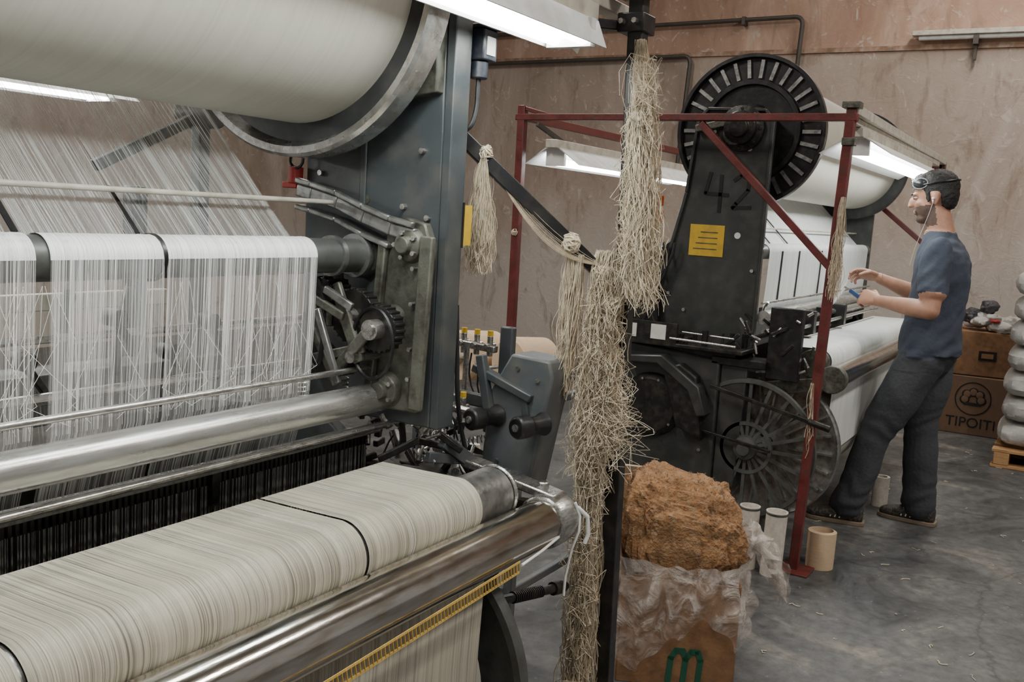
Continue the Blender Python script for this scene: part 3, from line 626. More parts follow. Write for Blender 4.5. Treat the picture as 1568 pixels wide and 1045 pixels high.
p.lathe(W,(-1,0,0),[(.10,.0),(.115,.0),(.115,.02),(.10,.02),(.10,0)],40)
for i in range(20):
    t=2*math.pi*i/20; d=V((0,math.cos(t),math.sin(t))); p.bar(W+d*.05+V((-.012,0,0)),W+d*.29+V((-.012,0,0)),.014,.009,up=(1,0,0))
p.use('hand_lever','dark',.002); p.bar((4.06,1.38,.75),(4.06,.95,.66),.016,.016); p.bar((4.08,1.46,.55),(4.08,1.1,.50),.012,.012); p.cyl((4.06,.95,.66),(4.06,.86,.64),.014)
p.use('roller_bracket','cast',.004); p.cyl((4.22,.908,.82),(4.27,.908,.82),.06,seg=32); p.bar((4.24,.92,.80),(4.24,1.2,.74),.03,.06); p.cyl((4.24,1.0,.875),(4.30,1.0,.875),.062,seg=32)
p.use('temple_rods','silver'); p.cyl((4.3,1.19,1.02),(6.4,1.19,1.02),.015); p.cyl((4.3,1.15,.99),(6.4,1.15,.99),.009)
p.use('temple_box','black',.003)
for x in (4.5,4.75,5.05,5.4): p.box((x,1.13,.95),(x+.05,1.2,1.06))
p.use('warp_dividers','black')
for x in (4.55,4.85,5.3): p.bar((x,1.318,1.37),(x,1.60,1.652),.012,.004); p.bar((x,1.255,1.34),(x,1.262,1.1),.012,.004,up=(0,1,0))
p.use('leveling_feet','dark')
for x in (4.25,6.5): p.box((x-.05,1.5,0),(x+.1,1.95,.05))
p.finish()

# ------------------------------------------------------------------ black post with braces
p=Prop('steel_post',(1.95,.88,0))
p.use('upright','black',.003); p.bar((1.95,.842,.0),(1.95,.905,2.6),.034,.034,up=(0,1,0)); p.box((1.89,.79,0),(2.01,.90,.012))
p.use('brace','black',.002); p.bar((1.68,1.20,1.635),(1.935,.885,1.29),.03,.03); p.bar((1.66,1.22,1.845),(1.97,.90,1.845),.026,.02)
p.use('clamp','black',.003); p.box((1.925,.865,1.83),(1.99,.925,1.87)); p.box((1.915,.85,1.905),(1.99,.94,1.93))
p.use('clamp_bolts','steel'); p.cyl((1.925,.88,1.85),(1.91,.88,1.85),.006,seg=6); p.cyl((1.925,.91,1.85),(1.91,.91,1.85),.006,seg=6)
p.use('gusset','cream',.002); p.prism([(1.06,1.835),(.98,1.835),(1.0,1.78)],1.90,1.903)
p.finish()

# ------------------------------------------------------------------ hanging waste yarn
def bunch(p,top,bot,n,s0,s1,wob,r=.0009,ends=.25,pts=18,curl=1.,mid=None):
    top,bot=V(top),V(bot)
    for i in range(n):
        a=random.uniform(0,6.283); q=math.sqrt(random.random()); off=V((math.cos(a),math.sin(a),0))*q
        sd=random.random()*100; e=1-random.random()**1.5*ends; P=[]
        f=random.uniform(1.5,4)*curl
        for k in range(pts):
            t=(k/(pts-1))*e; c=top.lerp(bot,t)
            if mid: c=c+V(mid)*math.sin(t*math.pi)
            w=wob*(.3+t)
            P.append(c+off*(s0+(s1-s0)*math.sin(min(1,t*1.4)*math.pi/2))+V((noise.noise(V((sd,t*f,0))),noise.noise(V((sd,0,t*f))),.5*noise.noise(V((t*f,sd,1)))))*w)
        p.tube(P,r*random.uniform(.6,1.25),3)
def knot(p,c,R,n,r=.0022):
    c=V(c)
    for i in range(n):
        ax=V((random.gauss(0,1),random.gauss(0,1),random.gauss(0,1))).normalized(); x,y,z=basis(ax); rr=R*random.uniform(.6,1.1)
        p.tube([c+(x*math.cos(t)+y*math.sin(t)*.8)*rr+z*random.uniform(-.003,.003) for t in [k*.5 for k in range(14)]],r,5)
def frizz(p,c0,c1,n,amp,r,ph):
    c0,c1=V(c0),V(c1)
    for i in range(n):
        c=c0.lerp(c1,random.random())+V((random.uniform(-.01,.01),random.uniform(-.012,.012),0)); a=amp*random.uniform(.5,1.2)
        p.tube([c+V((noise.noise(V((i*3.1+ph,k*.45,0)))*a,noise.noise(V((i*3.1+ph,0,k*.45)))*a*1.1,noise.noise(V((ph,i*3.1,k*.45)))*a*1.8-.004*k)) for k in range(16)],r,3)
p=Prop('waste_yarn_hank',(1.88,.86,1.3)); p.use('strands','yarn')
bunch(p,(1.925,.866,1.81),(1.885,.803,1.28),430,.009,.020,.045,.0008,.4,22,1.3,(0,-.006,0))
bunch(p,(1.90,.850,1.66),(1.87,.790,1.25),240,.014,.026,.055,.0008,.5,22,2.2)
frizz(p,(1.90,.84,1.34),(1.90,.84,1.76),210,.06,.0006,4)
bunch(p,(1.905,.905,1.37),(1.885,.900,.87),460,.018,.025,.05,.0009,.35,26,2.5)
bunch(p,(1.90,.890,1.34),(1.885,.880,.92),180,.024,.032,.07,.0008,.5,26,3.5)
bunch(p,(1.90,.87,1.15),(1.88,.82,.93),50,.02,.03,.08,.0006,.5,24,3)
bunch(p,(1.91,.905,1.02),(1.905,.893,.12),380,.020,.022,.055,.0010,.4,26,2.2)
bunch(p,(1.87,.945,1.36),(1.86,.965,1.05),120,.007,.014,.03,.0008,.3)
frizz(p,(1.89,.89,.88),(1.89,.89,1.34),230,.065,.0008,0)
frizz(p,(1.89,.895,.25),(1.89,.895,.92),190,.055,.0008,9)
knot(p,(1.90,.905,1.33),.024,46,.0018); knot(p,(1.893,.872,1.26),.024,46,.0018); knot(p,(1.91,.895,1.12),.018,24,.0016)
p.finish()
p=Prop('waste_yarn_hank',(1.74,1.11,1.5)); p.use('strands','yarn')
bunch(p,(1.735,1.118,1.56),(1.735,1.115,1.31),380,.004,.022,.03,.0006,.25)
bunch(p,(1.865,.965,1.37),(1.862,.962,1.12),120,.006,.012,.03,.0007,.25)
knot(p,(1.74,1.115,1.56),.018,30,.0016); knot(p,(1.86,.965,1.385),.022,40,.0022)
for i in range(14):
    sg=random.uniform(.02,.07); p.tube([V((1.74,1.115,1.56)).lerp(V((1.89,.90,1.34)),t/12)+V((0,0,-sg*math.sin(t/12*math.pi))) for t in range(13)],.0006,3)
p.finish()

# ------------------------------------------------------------------ red frame
p=Prop('red_steel_frame',(4.1,1.6,0)); p.use('tubes','red',.003)
T=.038
p.bar((4.12,.965,0),(4.08,.905,1.93),T,T,up=(0,1,0)); p.bar((4.12,2.43,0),(4.10,2.43,1.95),T,T,up=(0,1,0))
p.bar((4.08,.88,1.895),(4.10,2.46,1.895),T,.03); p.bar((4.085,1.53,1.87),(4.095,.935,1.30),T*.8,.03)
p.bar((6.9,.93,0),(6.9,.93,1.93),T,T,up=(0,1,0)); p.bar((6.9,2.43,0),(6.9,2.43,1.93),T,T,up=(0,1,0))
p.bar((4.10,2.43,1.90),(6.9,2.43,1.90),T,T); p.bar((6.9,.93,1.9),(6.9,2.43,1.9),T,T); p.bar((6.9,.93,1.35),(6.9,1.6,1.88),T*.8,.03)
p.bar((4.10,2.27,1.90),(4.10,2.43,1.94),.02,.02)
p.use('top_rail','cream',.003); p.bar((4.08,.905,1.93),(6.9,.93,1.93),T,T)
p.use('base_plates','red',.002); p.box((4.05,.89,0),(4.19,1.04,.008)); p.box((4.05,2.36,0),(4.19,2.5,.008))
p.use('joint_clamp','cast',.002); p.box((4.05,.87,1.93),(4.11,.94,1.955)); p.bar((4.08,.88,1.80),(4.08,.93,1.80),.045,.03)
p.use('frame_yarn','yarn')
bunch(p,(4.06,.90,1.58),(4.07,.905,1.17),110,.006,.014,.04,.0010,.3)
bunch(p,(4.06,.95,.82),(4.08,.94,.5),9,.008,.012,.04,.0012,.5)
knot(p,(4.09,2.43,1.35),.018,10)
p.finish()

# ------------------------------------------------------------------ yarn creel between looms
p=Prop('yarn_creel',(2.7,1.6,0)); p.use('stand','frame',.004)
for x in (2.45,3.05):
    for y in (1.40,2.2): p.box((x-.015,y-.015,0),(x+.015,y+.015,1.02))
for z in (.30,.86):
    for y in (1.40,2.2): p.box((2.45,y-.012,z),(3.05,y+.012,z+.025))
    for x in (2.45,3.05): p.box((x-.012,1.40,z),(x+.012,2.2,z+.025))
def conepack(p,c,ax,r0,r1,h):
    p.use('yarn_packages','conepaper'); p.lathe(c,ax,[(0,0),(r0*.9,0),(r0,.012),(r1,h-.012),(r1*.85,h),(0,h)],36)
    p.use('package_cores','paper'); ax=V(ax).normalized(); p.cyl(V(c)-ax*.015,V(c)+ax*(h+.015),.022,seg=16)
for (y,z) in ((1.55,.97),(1.74,.97),(1.95,.97),(1.60,.41),(1.8,.41),(2.0,.41)): conepack(p,(2.62,y,z),(1,-.25,.0),.085,.076,.17)
p.use('spindles','steel')
for (y,z) in ((1.55,.97),(1.74,.97),(1.95,.97)): p.cyl((2.5,y,z),(2.95,y-.1,z),.006); p.cyl((2.7,y-.03,.87),(2.7,y-.03,.97),.008)
p.finish()
p=Prop('yarn_cone',(1.98,1.24,.7)); p.use('package','yarnw')
cy=1.255
p.lathe((1.98,cy,.74),(0,0,1),[(0,0),(.05,0),(.060,.01),(.050,.10),(.043,.11),(0,.11)],32); p.use('core','paper'); p.lathe((1.98,cy,.845),(0,0,1),[(0,.0),(.018,0),(.014,.03),(0,.03)],16)
p.use('stand','dark',.002); p.cyl((1.98,cy,0),(1.98,cy,.74),.012); p.cyl((1.98,cy,0),(1.98,cy,.015),.08); p.cyl((1.98,cy,.73),(1.98,cy,.74),.05)
p.finish()

# ------------------------------------------------------------------ box of lint with plastic liner
p=Prop('lint_carton',(2.95,1.06,0))
c=V((2.96,1.06,0)); ang=math.radians(24); rot=Matrix.Rotation(ang,3,'Z')
hw=.18; H=.345; t=.006
p.use('carton','card',.002)
for sx,sy in ((1,0),(-1,0),(0,1),(0,-1)):
    cc=c+rot@V((sx*hw,sy*hw,H/2)); sz=(t if sx else 2*hw,t if sy else 2*hw,H); p.obox(cc,sz,rot)
p.obox(c+V((0,0,.006)),(2*hw,2*hw,.008),rot)
p.use('carton_flaps','card',.001)
for sx,sy,tl,ln in ((1,0,.3,.12),(0,1,.15,.14)):
    n=rot@V((sx,sy,0)); b=c+n*(hw+.004)+V((0,0,H)); d=n*math.sin(tl)+V((0,0,math.cos(tl))); e=b+d*ln; sd=rot@V((-sy,sx,0))
    p.bar(b,e,2*hw*.96,t,up=n.cross(sd) if abs(n.cross(sd).z)<.5 else n)
p.use('green_print','green')
n=rot@V((-1,0,0)); R=rot@V((0,-1,0)); cc=c+n*(hw+.0045)+V((0,0,.035))+R*.01
def inkarc(pts,w):
    P=[cc+R*a*1.2+V((0,0,b*1.2)) for a,b in pts]
    for a,b in zip(P,P[1:]): d=(b-a).normalized()*w*.3; p.bar(a-d,b+d,w,.002,up=n)
inkarc([(-.024,-.02),(-.02,.05),(-.008,.072),(.010,.072),(.018,.05),(.014,-.02)],.018); inkarc([(.018,.05),(.032,.072),(.048,.072),(.056,.05),(.052,-.02)],.018)
p.use('lint','lint')
bm=p.bm; g=bmesh.ops.create_icosphere(bm,subdivisions=6,radius=1)
def lintpt(d):
    e=[math.copysign(abs(k)**.58,k) for k in d]
    k=1+.12*noise.noise(d*2.1)+.08*noise.noise(d*5)+.04*noise.noise(d*13)+.025*noise.noise(d*31)
    q=V((e[0]*.185*k,e[1]*.200*k,e[2]*.235*k))
    q.z+=.16*q.y - .10*max(0,-q.x)
    if q.z<0: q.x*=.93; q.y*=.88
    return c+V((.0,.005,.395))+rot@q
for v in g['verts']: v.co=lintpt(v.co.normalized())
p.use('lint_fuzz','lint')
for i in range(2400):
    a=random.uniform(0,6.28); e=random.uniform(-.1,1.5); d=V((math.cos(a)*math.cos(e),math.sin(a)*math.cos(e),math.sin(e))); q=lintpt(d); nn=rot@d
    P=[q-nn*.004]
    for k in range(3): P.append(P[-1]+(nn*.4+V((random.gauss(0,1),random.gauss(0,1),random.gauss(0,1))))*.0022)
    p.tube(P,.0009,3)
p.use('plastic_liner','film')
nseg=140; rows=[]
for j in range(22):
    tt=j/21; row=[]
    for i in range(nseg):
        a=2*math.pi*i/nseg; sq=1/max(abs(math.cos(a)),abs(math.sin(a)))**.75
        drop=.20+.16*noise.noise(V((math.cos(a)*1.7,math.sin(a)*1.7,3)))+.03*math.sin(a*7)+.12*max(0,math.sin(a-.3))
        if tt<.25: r=hw*(.95+tt*.6)*sq; z=H-.01+.06*math.sin(tt/.25*1.57)
        else:
            u=(tt-.25)/.75; r=hw*(1.08+.18*math.sin(u*2.4))*sq; z=H+.05-u*drop
        f=.036*noise.noise(V((math.cos(a)*6,math.sin(a)*6,tt*2.5)))+.016*math.sin(a*17+4*noise.noise(V((a,tt*3,0))))*tt
        row.append(p.bm.verts.new(c+rot@V((math.cos(a)*(r+f),math.sin(a)*(r+f),0))+V((0,0,max(.01,z+f*.8)))))
    rows.append(row)
for A,B in zip(rows,rows[1:]):
    for i in range(nseg): p.face([A[i],A[(i+1)%nseg],B[(i+1)%nseg],B[i]])
p.use('liner_corner','film')
for off in (0,.014,.03):
    G=[]
    for i in range(18):
        row=[]
        for j in range(16):
            u=i/17; w=j/15
            q=c+rot@V((-.12+.20*w*(1-.35*u),-hw-.0-.15*u,0))+V((0,0,H+.08+off+.05*math.sin(u*2.6)-.16*u*u-.06*w*u))
            q+=V((.04*noise.noise(V((u*4,w*4,off*90))),.04*noise.noise(V((u*4,w*4,5+off*90))),.08*noise.noise(V((u*4,w*5,9+off*90)))))
            row.append(p.bm.verts.new(q))
        G.append(row)
    for A,B in zip(G,G[1:]):
        for j in range(15): p.face([A[j],A[j+1],B[j+1],B[j]])
p.finish()
p=Prop('cardboard_box',(3.42,1.32,0)); p.use('walls','card',.002)
cb=V((3.45,1.40,0)); r2=Matrix.Rotation(.3,3,'Z')
for sx,sy in ((1,0),(-1,0),(0,1),(0,-1)): p.obox(cb+r2@V((sx*.17,sy*.14,.22)),(t if sx else .34,t if sy else .28,.44),r2)
p.obox(cb+V((0,0,.005)),(.34,.28,.008),r2)
p.use('flaps','conepaper',.001); p.obox(cb+r2@V((-.20,0,.50)),(.008,.27,.14),r2@Matrix.Rotation(-.5,3,'Y')); p.obox(cb+r2@V((0,.17,.49)),(.33,.008,.11),r2@Matrix.Rotation(.5,3,'X'))
p.use('contents','lint'); p.ball(cb+V((0,0,.34)),(.15,.12,.09),r2,30,20,.3)
p.finish()

# ------------------------------------------------------------------ cardboard tubes
def ctube(x,y,r,h,tilt=(0,0)):
    p=Prop('cardboard_tube',(x,y,0)); p.use('wall','paper')
    p.lathe((x,y,0),(tilt[0],tilt[1],1),[(r*.82,0),(r,0),(r*1.0,h*.96),(r*1.03,h),(r*.86,h),(r*.82,h-.005),(r*.82,0)],32)
    p.use('rim_band','roller'); p.ring(V((x,y,0))+V((tilt[0],tilt[1],1))*h*.95,(tilt[0],tilt[1],1),r*1.02,r*.9,.009)
    p.finish()
ctube(4.02,1.145,.042,.27); ctube(4.00,1.03,.044,.275,(0,-.02))
p=Prop('cardboard_tube',(4.24,.885,0)); p.use('wall','conepaper'); p.lathe((4.24,.885,0),(0,0,1),[(.045,0),(.058,0),(.06,.16),(.046,.165),(.045,0)],32); p.finish()
p=Prop('cardboard_tube',(5.45,.86,0)); p.use('wall','paper'); p.lathe((5.45,.86,0),(0,0,1),[(.03,0),(.042,0),(.042,.16),(.03,.16),(.03,0)],24); p.finish()

# ------------------------------------------------------------------ cartons, sacks, pallet at the back
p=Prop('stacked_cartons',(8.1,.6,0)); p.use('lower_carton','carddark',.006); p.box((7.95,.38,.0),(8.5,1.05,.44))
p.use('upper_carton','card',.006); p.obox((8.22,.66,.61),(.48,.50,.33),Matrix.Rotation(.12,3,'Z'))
p.use('carton_print','ink'); p.text('TIPOITI',.105,(7.947,.68,.09),(0,-1,0),(0,0,1),.002)
for k in range(5):
    a=math.radians(-10+50*k); p.ball((7.946,.68+.058*math.cos(a),.275+.050*math.sin(a)),(.003,.034,.034))
p.bar((7.946,.62,.235),(7.946,.74,.235),.004,.02)
p.use('print_ring','ink'); p.ring((7.948,.68,.275),(-1,0,0),.125,.117,.002,48)
p.use('print_boll','carddark')
for k in range(5):
    a=math.radians(-10+50*k); p.ball((7.944,.68+.056*math.cos(a),.275+.048*math.sin(a)),(.003,.024,.026))
p.use('upper_print','ink'); p.obox((7.972,.62,.60),(.006,.12,.07),Matrix.Rotation(.12,3,'Z'))
p.use('upper_print_gap','card'); p.obox((7.968,.62,.60),(.006,.08,.035),Matrix.Rotation(.12,3,'Z'))
p.use('bag_clutter','bagwhite')
for i in range(9): p.ball((8.10+random.uniform(-.06,.12),.58+random.uniform(-.12,.16),.81+random.uniform(0,.09)),(random.uniform(.06,.11),random.uniform(.06,.11),random.uniform(.03,.055)),None,32,20,.5)
p.use('dark_clutter','bagdark')
for (y,z,ry) in ((.76,.87,.09),(.66,.94,.06)): p.ball((8.16,y,z),(.10,ry,.05),None,32,20,.5)
p.use('red_scrap','redplastic'); p.ball((8.0,.60,.86),(.03,.04,.015),None,20,12,.6)
p.finish()
p=Prop('sack_stack',(7.4,0,0)); oy=.09; ox=-.36
p.use('pallet','wood',.004)
for y in (.30,.05,-.24,-.53): p.box((7.3+ox,y-.045+oy,.02),(8.2+ox,y+.045+oy,.10))
for x in (7.3,7.5,7.7,7.9,8.1): p.box((x+ox,-.6+oy,.10),(x+ox+.10,.36+oy,.122))
for x in (7.3,7.7,8.1): p.box((x+ox,-.6+oy,.0),(x+ox+.1,.36+oy,.02))
p.use('sacks','bagwhite')
for lvl in range(7):
    for k,y in enumerate((.13,-.35)):
        c0=V((7.75+ox,y+oy+random.uniform(-.02,.0),.21+lvl*.163))
        geo=bmesh.ops.create_uvsphere(p.bm,u_segments=36,v_segments=18,radius=1)
        for v in geo['verts']:
            d=v.co.copy(); q=V([math.copysign(abs(d[i])**(.45 if i<2 else .75),d[i]) for i in range(3)])
            kk=1+.05*noise.noise(d*4+V((lvl,k,0)))
            v.co=c0+V((q.x*.43*kk,q.y*.235*kk,q.z*.086*kk))
p.finish()

# ------------------------------------------------------------------ worker
def remesh(bm,voxel,smooth=3,fac=.5):
    bmesh.ops.recalc_face_normals(bm,faces=bm.faces)
    me=bpy.data.meshes.new('tmp'); bm.to_mesh(me); bm.free(); o=bpy.data.objects.new('tmp',me); COL.objects.link(o)
    r=o.modifiers.new('r','REMESH'); r.mode='VOXEL'; r.voxel_size=voxel
    s=o.modifiers.new('s','SMOOTH'); s.factor=fac; s.iterations=smooth
    dg=bpy.context.evaluated_depsgraph_get(); out=bpy.data.meshes.new_from_object(o.evaluated_get(dg)); bpy.data.objects.remove(o); return out
def loft(bm,rings,seg=24,pw=2.0):
    R=[]
    for c,a,b in rings:
        c,a,b=V(c),V(a),V(b); row=[]
        for i in range(seg):
            t=2*math.pi*i/seg; cx,sx=math.cos(t),math.sin(t)
            e=2/pw; row.append(bm.verts.new(c+a*math.copysign(abs(cx)**e,cx)+b*math.copysign(abs(sx)**e,sx)))
        R.append(row)
    for A,B in zip(R,R[1:]):
        for i in range(seg): bm.faces.new([A[i],A[(i+1)%seg],B[(i+1)%seg],B[i]])
    bm.faces.new(R[0][::-1]); bm.faces.new(R[-1])
def limb(bm,pts,rad,seg=20):
    pts=[V(q) for q in pts]; n=len(pts); rings=[]; prev=None
    for i,q in enumerate(pts):
        t=(pts[min(i+1,n-1)]-pts[max(0,i-1)]).normalized()
        x=(prev-t*prev.dot(t)).normalized() if prev is not None else t.orthogonal().normalized(); prev=x
        rr=rad[i]; rings.append((q,x*rr,t.cross(x)*rr))
    loft(bm,rings,seg)
    bmesh.ops.create_uvsphere(bm,u_segments=16,v_segments=10,radius=rad[0]*.99,matrix=Matrix.Translation(pts[0])); bmesh.ops.create_uvsphere(bm,u_segments=16,v_segments=10,radius=rad[-1]*.99,matrix=Matrix.Translation(pts[-1]))
def ell(bm,c,r,rot=None):
    m=Matrix.Translation(V(c))@(rot.to_4x4() if rot else Matrix())@Matrix.Diagonal((*r,1)); bmesh.ops.create_uvsphere(bm,u_segments=28,v_segments=18,radius=1,matrix=m)
def smooth_path(pts,vals,n=5):
    P=[];W=[]
    for i in range(len(pts)-1):
        p0=V(pts[max(i-1,0)]);p1=V(pts[i]);p2=V(pts[i+1]);p3=V(pts[min(i+2,len(pts)-1)])
        for k in range(n):
            t=k/n; P.append(.5*((2*p1)+(p2-p0)*t+(2*p0-5*p1+4*p2-p3)*t*t+(-p0+3*p1-3*p2+p3)*t**3)); W.append(vals[i]*(1-t)+vals[i+1]*t)
    P.append(V(pts[-1])); W.append(vals[-1]); return P,W
bx=5.15
bm=bmesh.new()
loft(bm,[((bx,.665,.80),(.13,0,0),(0,.10,0)),((bx,.655,.86),(.165,0,0),(0,.122,0)),((bx,.66,.95),(.168,0,0),(0,.125,0)),((bx,.66,1.0),(.16,0,0),(0,.12,0))])
loft(bm,[((bx,.66,.885),(.184,0,0),(0,.146,0)),((bx,.662,.95),(.180,0,0),(0,.142,0)),((bx,.655,1.05),(.170,0,0),(0,.132,0)),((bx,.645,1.15),(.177,0,0),(0,.130,0)),
         ((bx,.640,1.25),(.190,0,0),(0,.130,0)),((bx,.640,1.33),(.198,0,0),(0,.122,0)),((bx,.648,1.385),(.195,0,0),(0,.104,0)),((bx,.662,1.425),(.15,0,0),(0,.084,0)),((bx,.672,1.455),(.095,0,0),(0,.070,0)),((bx,.677,1.475),(.072,0,0),(0,.064,0))],32,2.3)
LS,LE,LW=V((4.965,.650,1.375)),V((4.885,.640,1.105)),V((4.985,.895,1.125))
RS,RE,RW=V((5.335,.66,1.375)),V((5.385,.74,1.135)),V((5.255,.955,1.225))
for S,E,Wr in ((LS,LE,LW),(RS,RE,RW)):
    P,Wd=smooth_path([S,S.lerp(E,.5),E],[.052,.049,.041],5); limb(bm,P,Wd)
    P,Wd=smooth_path([E,E.lerp(Wr,.35),E.lerp(Wr,.8),Wr],[.042,.044,.031,.026],4); limb(bm,P,Wd)
    P,Wd=smooth_path([S+V((0,0,.005)),S.lerp(E,.3),S.lerp(E,.66)],[.066,.068,.067],4); limb(bm,P[:],Wd)
LH,LK,LA=V((5.065,.675,.86)),V((5.02,.845,.475)),V((4.995,.935,.085))
RH,RK,RA=V((5.235,.655,.86)),V((5.245,.665,.46)),V((5.255,.635,.085))
for Hh,K,A in ((LH,LK,LA),(RH,RK,RA)):
    P,Wd=smooth_path([Hh,Hh.lerp(K,.5),K,K.lerp(A,.5),A+V((0,0,.02))],[.110,.104,.084,.080,.084],6); limb(bm,P,Wd)
hc=V((5.15,.715,1.640)); hr=Matrix.Rotation(math.radians(-12),3,'X')
HL=lambda x,y,z: hc+hr@V((x,y,z))
P,Wd=smooth_path([(5.15,.655,1.42),(5.15,.675,1.50),(5.15,.70,1.58)],[.068,.060,.058],4); limb(bm,P,Wd)
def hell(c,r,ex=None): ell(bm,HL(*c),r,hr@ex if ex else hr)
hell((0,-.012,.028),(.076,.098,.094)); hell((0,.022,-.035),(.062,.070,.082)); hell((0,.058,-.098),(.036,.038,.026)); hell((0,.015,-.085),(.052,.055,.035))
hell((0,.103,-.012),(.0115,.018,.027),Matrix.Rotation(.32,3,'X')); hell((0,.115,-.027),(.015,.013,.010)); hell((0,.080,.022),(.050,.018,.011))
hell((0,.092,-.056),(.023,.012,.0055)); hell((0,.090,-.068),(.020,.012,.006)); hell((.035,.066,-.022),(.022,.02,.018)); hell((-.035,.066,-.022),(.022,.02,.018))
for sg in (-1,1): hell((sg*.079,-.012,-.012),(.009,.019,.031),Matrix.Rotation(.15,3,'X')); hell((sg*.081,-.008,-.035),(.008,.010,.012))
body=remesh(bm,.0055,4)
def segd(q,a,b):
    d=b-a; t=max(0,min(1,(q-a).dot(d)/d.length_squared)); return (q-a-d*t).length,t
def region(q):
    for S,E,Wr in ((LS,LE,LW),(RS,RE,RW)):
        d,t=segd(q,E,Wr)
        if d<.058 and t>.02: return 0
        d,t=segd(q,S,E)
        if t>.72+.25*(d-.055) and d<.062: return 0
    hl=hr.inverted()@(q-hc)
    if q.z>1.40:
        dn=math.hypot(q.x-5.15,q.y-.675)
        if q.z>1.474 or (dn<.072 and q.z>1.455):
            if hl.y>-.005 and hl.z<-.038 and hl.z>-.14 and not(abs(hl.x)<.018 and -.068<hl.z<-.052): return 1
            return 0
    if q.z>.885: return 2
    if q.z>.868: return 2 if (abs(q.x-5.15)>.168 or abs(q.y-.66)>.130) else 3
    return 3
for mname in ('skin','stubble','shirt','jeans'): body.materials.append(M[mname])
nrm=[v.normal.copy() for v in body.vertices]
for v,nn in zip(body.vertices,nrm):
    q=v.co; r=region(q)
    if r==3:
        k=1 if q.z<.8 else .4; low=max(0,(.30-q.z)/.30); kn=max(0,1-abs(q.z-.5)/.12)
        w1=noise.noise(V((q.x*5,q.y*6,q.z*7+q.y*8)))
        a=w1*.016*k+math.sin(q.z*70+w1*7+q.x*20)*.0038*(.15+low*1.4+kn*.6)
        v.co=q+nn*a
    elif r==2:
        a=noise.noise(V((q.x*10,q.y*10,q.z*6)))*.010+noise.noise(V((q.x*16,q.y*20+q.z*16,q.z*9)))*.008+math.sin(q.z*60+q.y*40+6*noise.noise(q*6))*.0022*max(0,min(1,(1.2-q.z)/.2)); v.co=q+nn*a
for pl in body.polygons:
    pl.use_smooth=True; pl.material_index=region(pl.center)
w=Prop('loom_worker',(5.15,.68,0))
def addmesh(name,me,mats=None):
    if mats:
        for m_ in mats: me.materials.append(M[m_])
    for pl in me.polygons: pl.use_smooth=True
    o=bpy.data.objects.new(name,me); COL.objects.link(o); o.parent=w.e; o.matrix_parent_inverse=Matrix.Translation(-w.loc); return o
addmesh('body',body)
bm=bmesh.new()
for c_,r_ in (((0,-.019,.040),(.0795,.100,.090)),((0,-.050,.005),(.073,.062,.075)),((0,-.056,-.040),(.058,.042,.035)),((0,.035,.092),(.055,.048,.028))): ell(bm,HL(*c_),r_,hr)
for sg in (-1,1): ell(bm,HL(sg*.074,.020,.005),(.007,.010,.034),hr)
hair=remesh(bm,.0045,2)
for v in hair.vertices:
    l=hr.inverted()@(v.co-hc); v.co+=v.normal*(noise.noise(l*70)*.003+noise.noise(l*160)*.002)
    if l.y>.045 and l.z<.075: v.co-=hr@V((0,(l.y-.045)*1.1+.004,0))
    if abs(l.x)>.050 and l.y>-.035 and l.y<.05 and l.z<.015 and not (l.y>.008 and l.y<.032): v.co=V(v.co)-hr@V((math.copysign(.016,l.x),0,0))
addmesh('hair',hair,['hair'])
def hand(Wr,d,n,t,curl):
    Wr=V(Wr); d=V(d).normalized(); n=V(n); n=(n-d*n.dot(d)).normalized(); t_=d.cross(n).normalized()
    if t_.dot(V(t))<0: t_=-t_
    bm=bmesh.new()
    loft(bm,[(Wr-d*.02,t_*.026,n*.022),(Wr+d*.01,t_*.029,n*.019),(Wr+d*.045,t_*.040,n*.016),(Wr+d*.075,t_*.042,n*.014),(Wr+d*.092,t_*.038,n*.010)],20,2.4)
    L=[.078,.088,.080,.062]
    for k in range(4):
        off=(1.5-k)*.0205; b=Wr+d*(.082-.004*abs(k-1))+t_*off; dd=(d+t_*(1.5-k)*.05).normalized(); P=[b-dd*.012,b]
        ang=0
        for j,fr in enumerate((.46,.30,.24)):
            ang+=curl[k]*(.75,1.0,.7)[j]; v=dd*math.cos(ang)+n*math.sin(ang); P.append(P[-1]+v*L[k]*fr)
        limb(bm,P,[.0088,.0088,.0082,.0076,.0066],12)
    b=Wr+d*.022+t_*.028+n*.004; v=(d*.75+t_*.62+n*.35).normalized(); P=[b-v*.01,b+v*.032]; v2=(d*.9+t_*.05+n*.55).normalized(); P.append(P[-1]+v2*.030); v3=(d*.8-t_*.1+n*.7).normalized(); P.append(P[-1]+v3*.024)
    limb(bm,P,[.014,.0115,.0098,.008],12)
    return remesh(bm,.0032,2)
addmesh('left_hand',hand(LW,(.30,.93,.16),(.75,-.1,-.45),(0,0,1),(.75,.85,.95,1.0)),['skin'])
addmesh('right_hand',hand(RW,(-.22,.95,.20),(-.6,-.1,-.75),(0,0,1),(.45,.6,.7,.8)),['skin'])
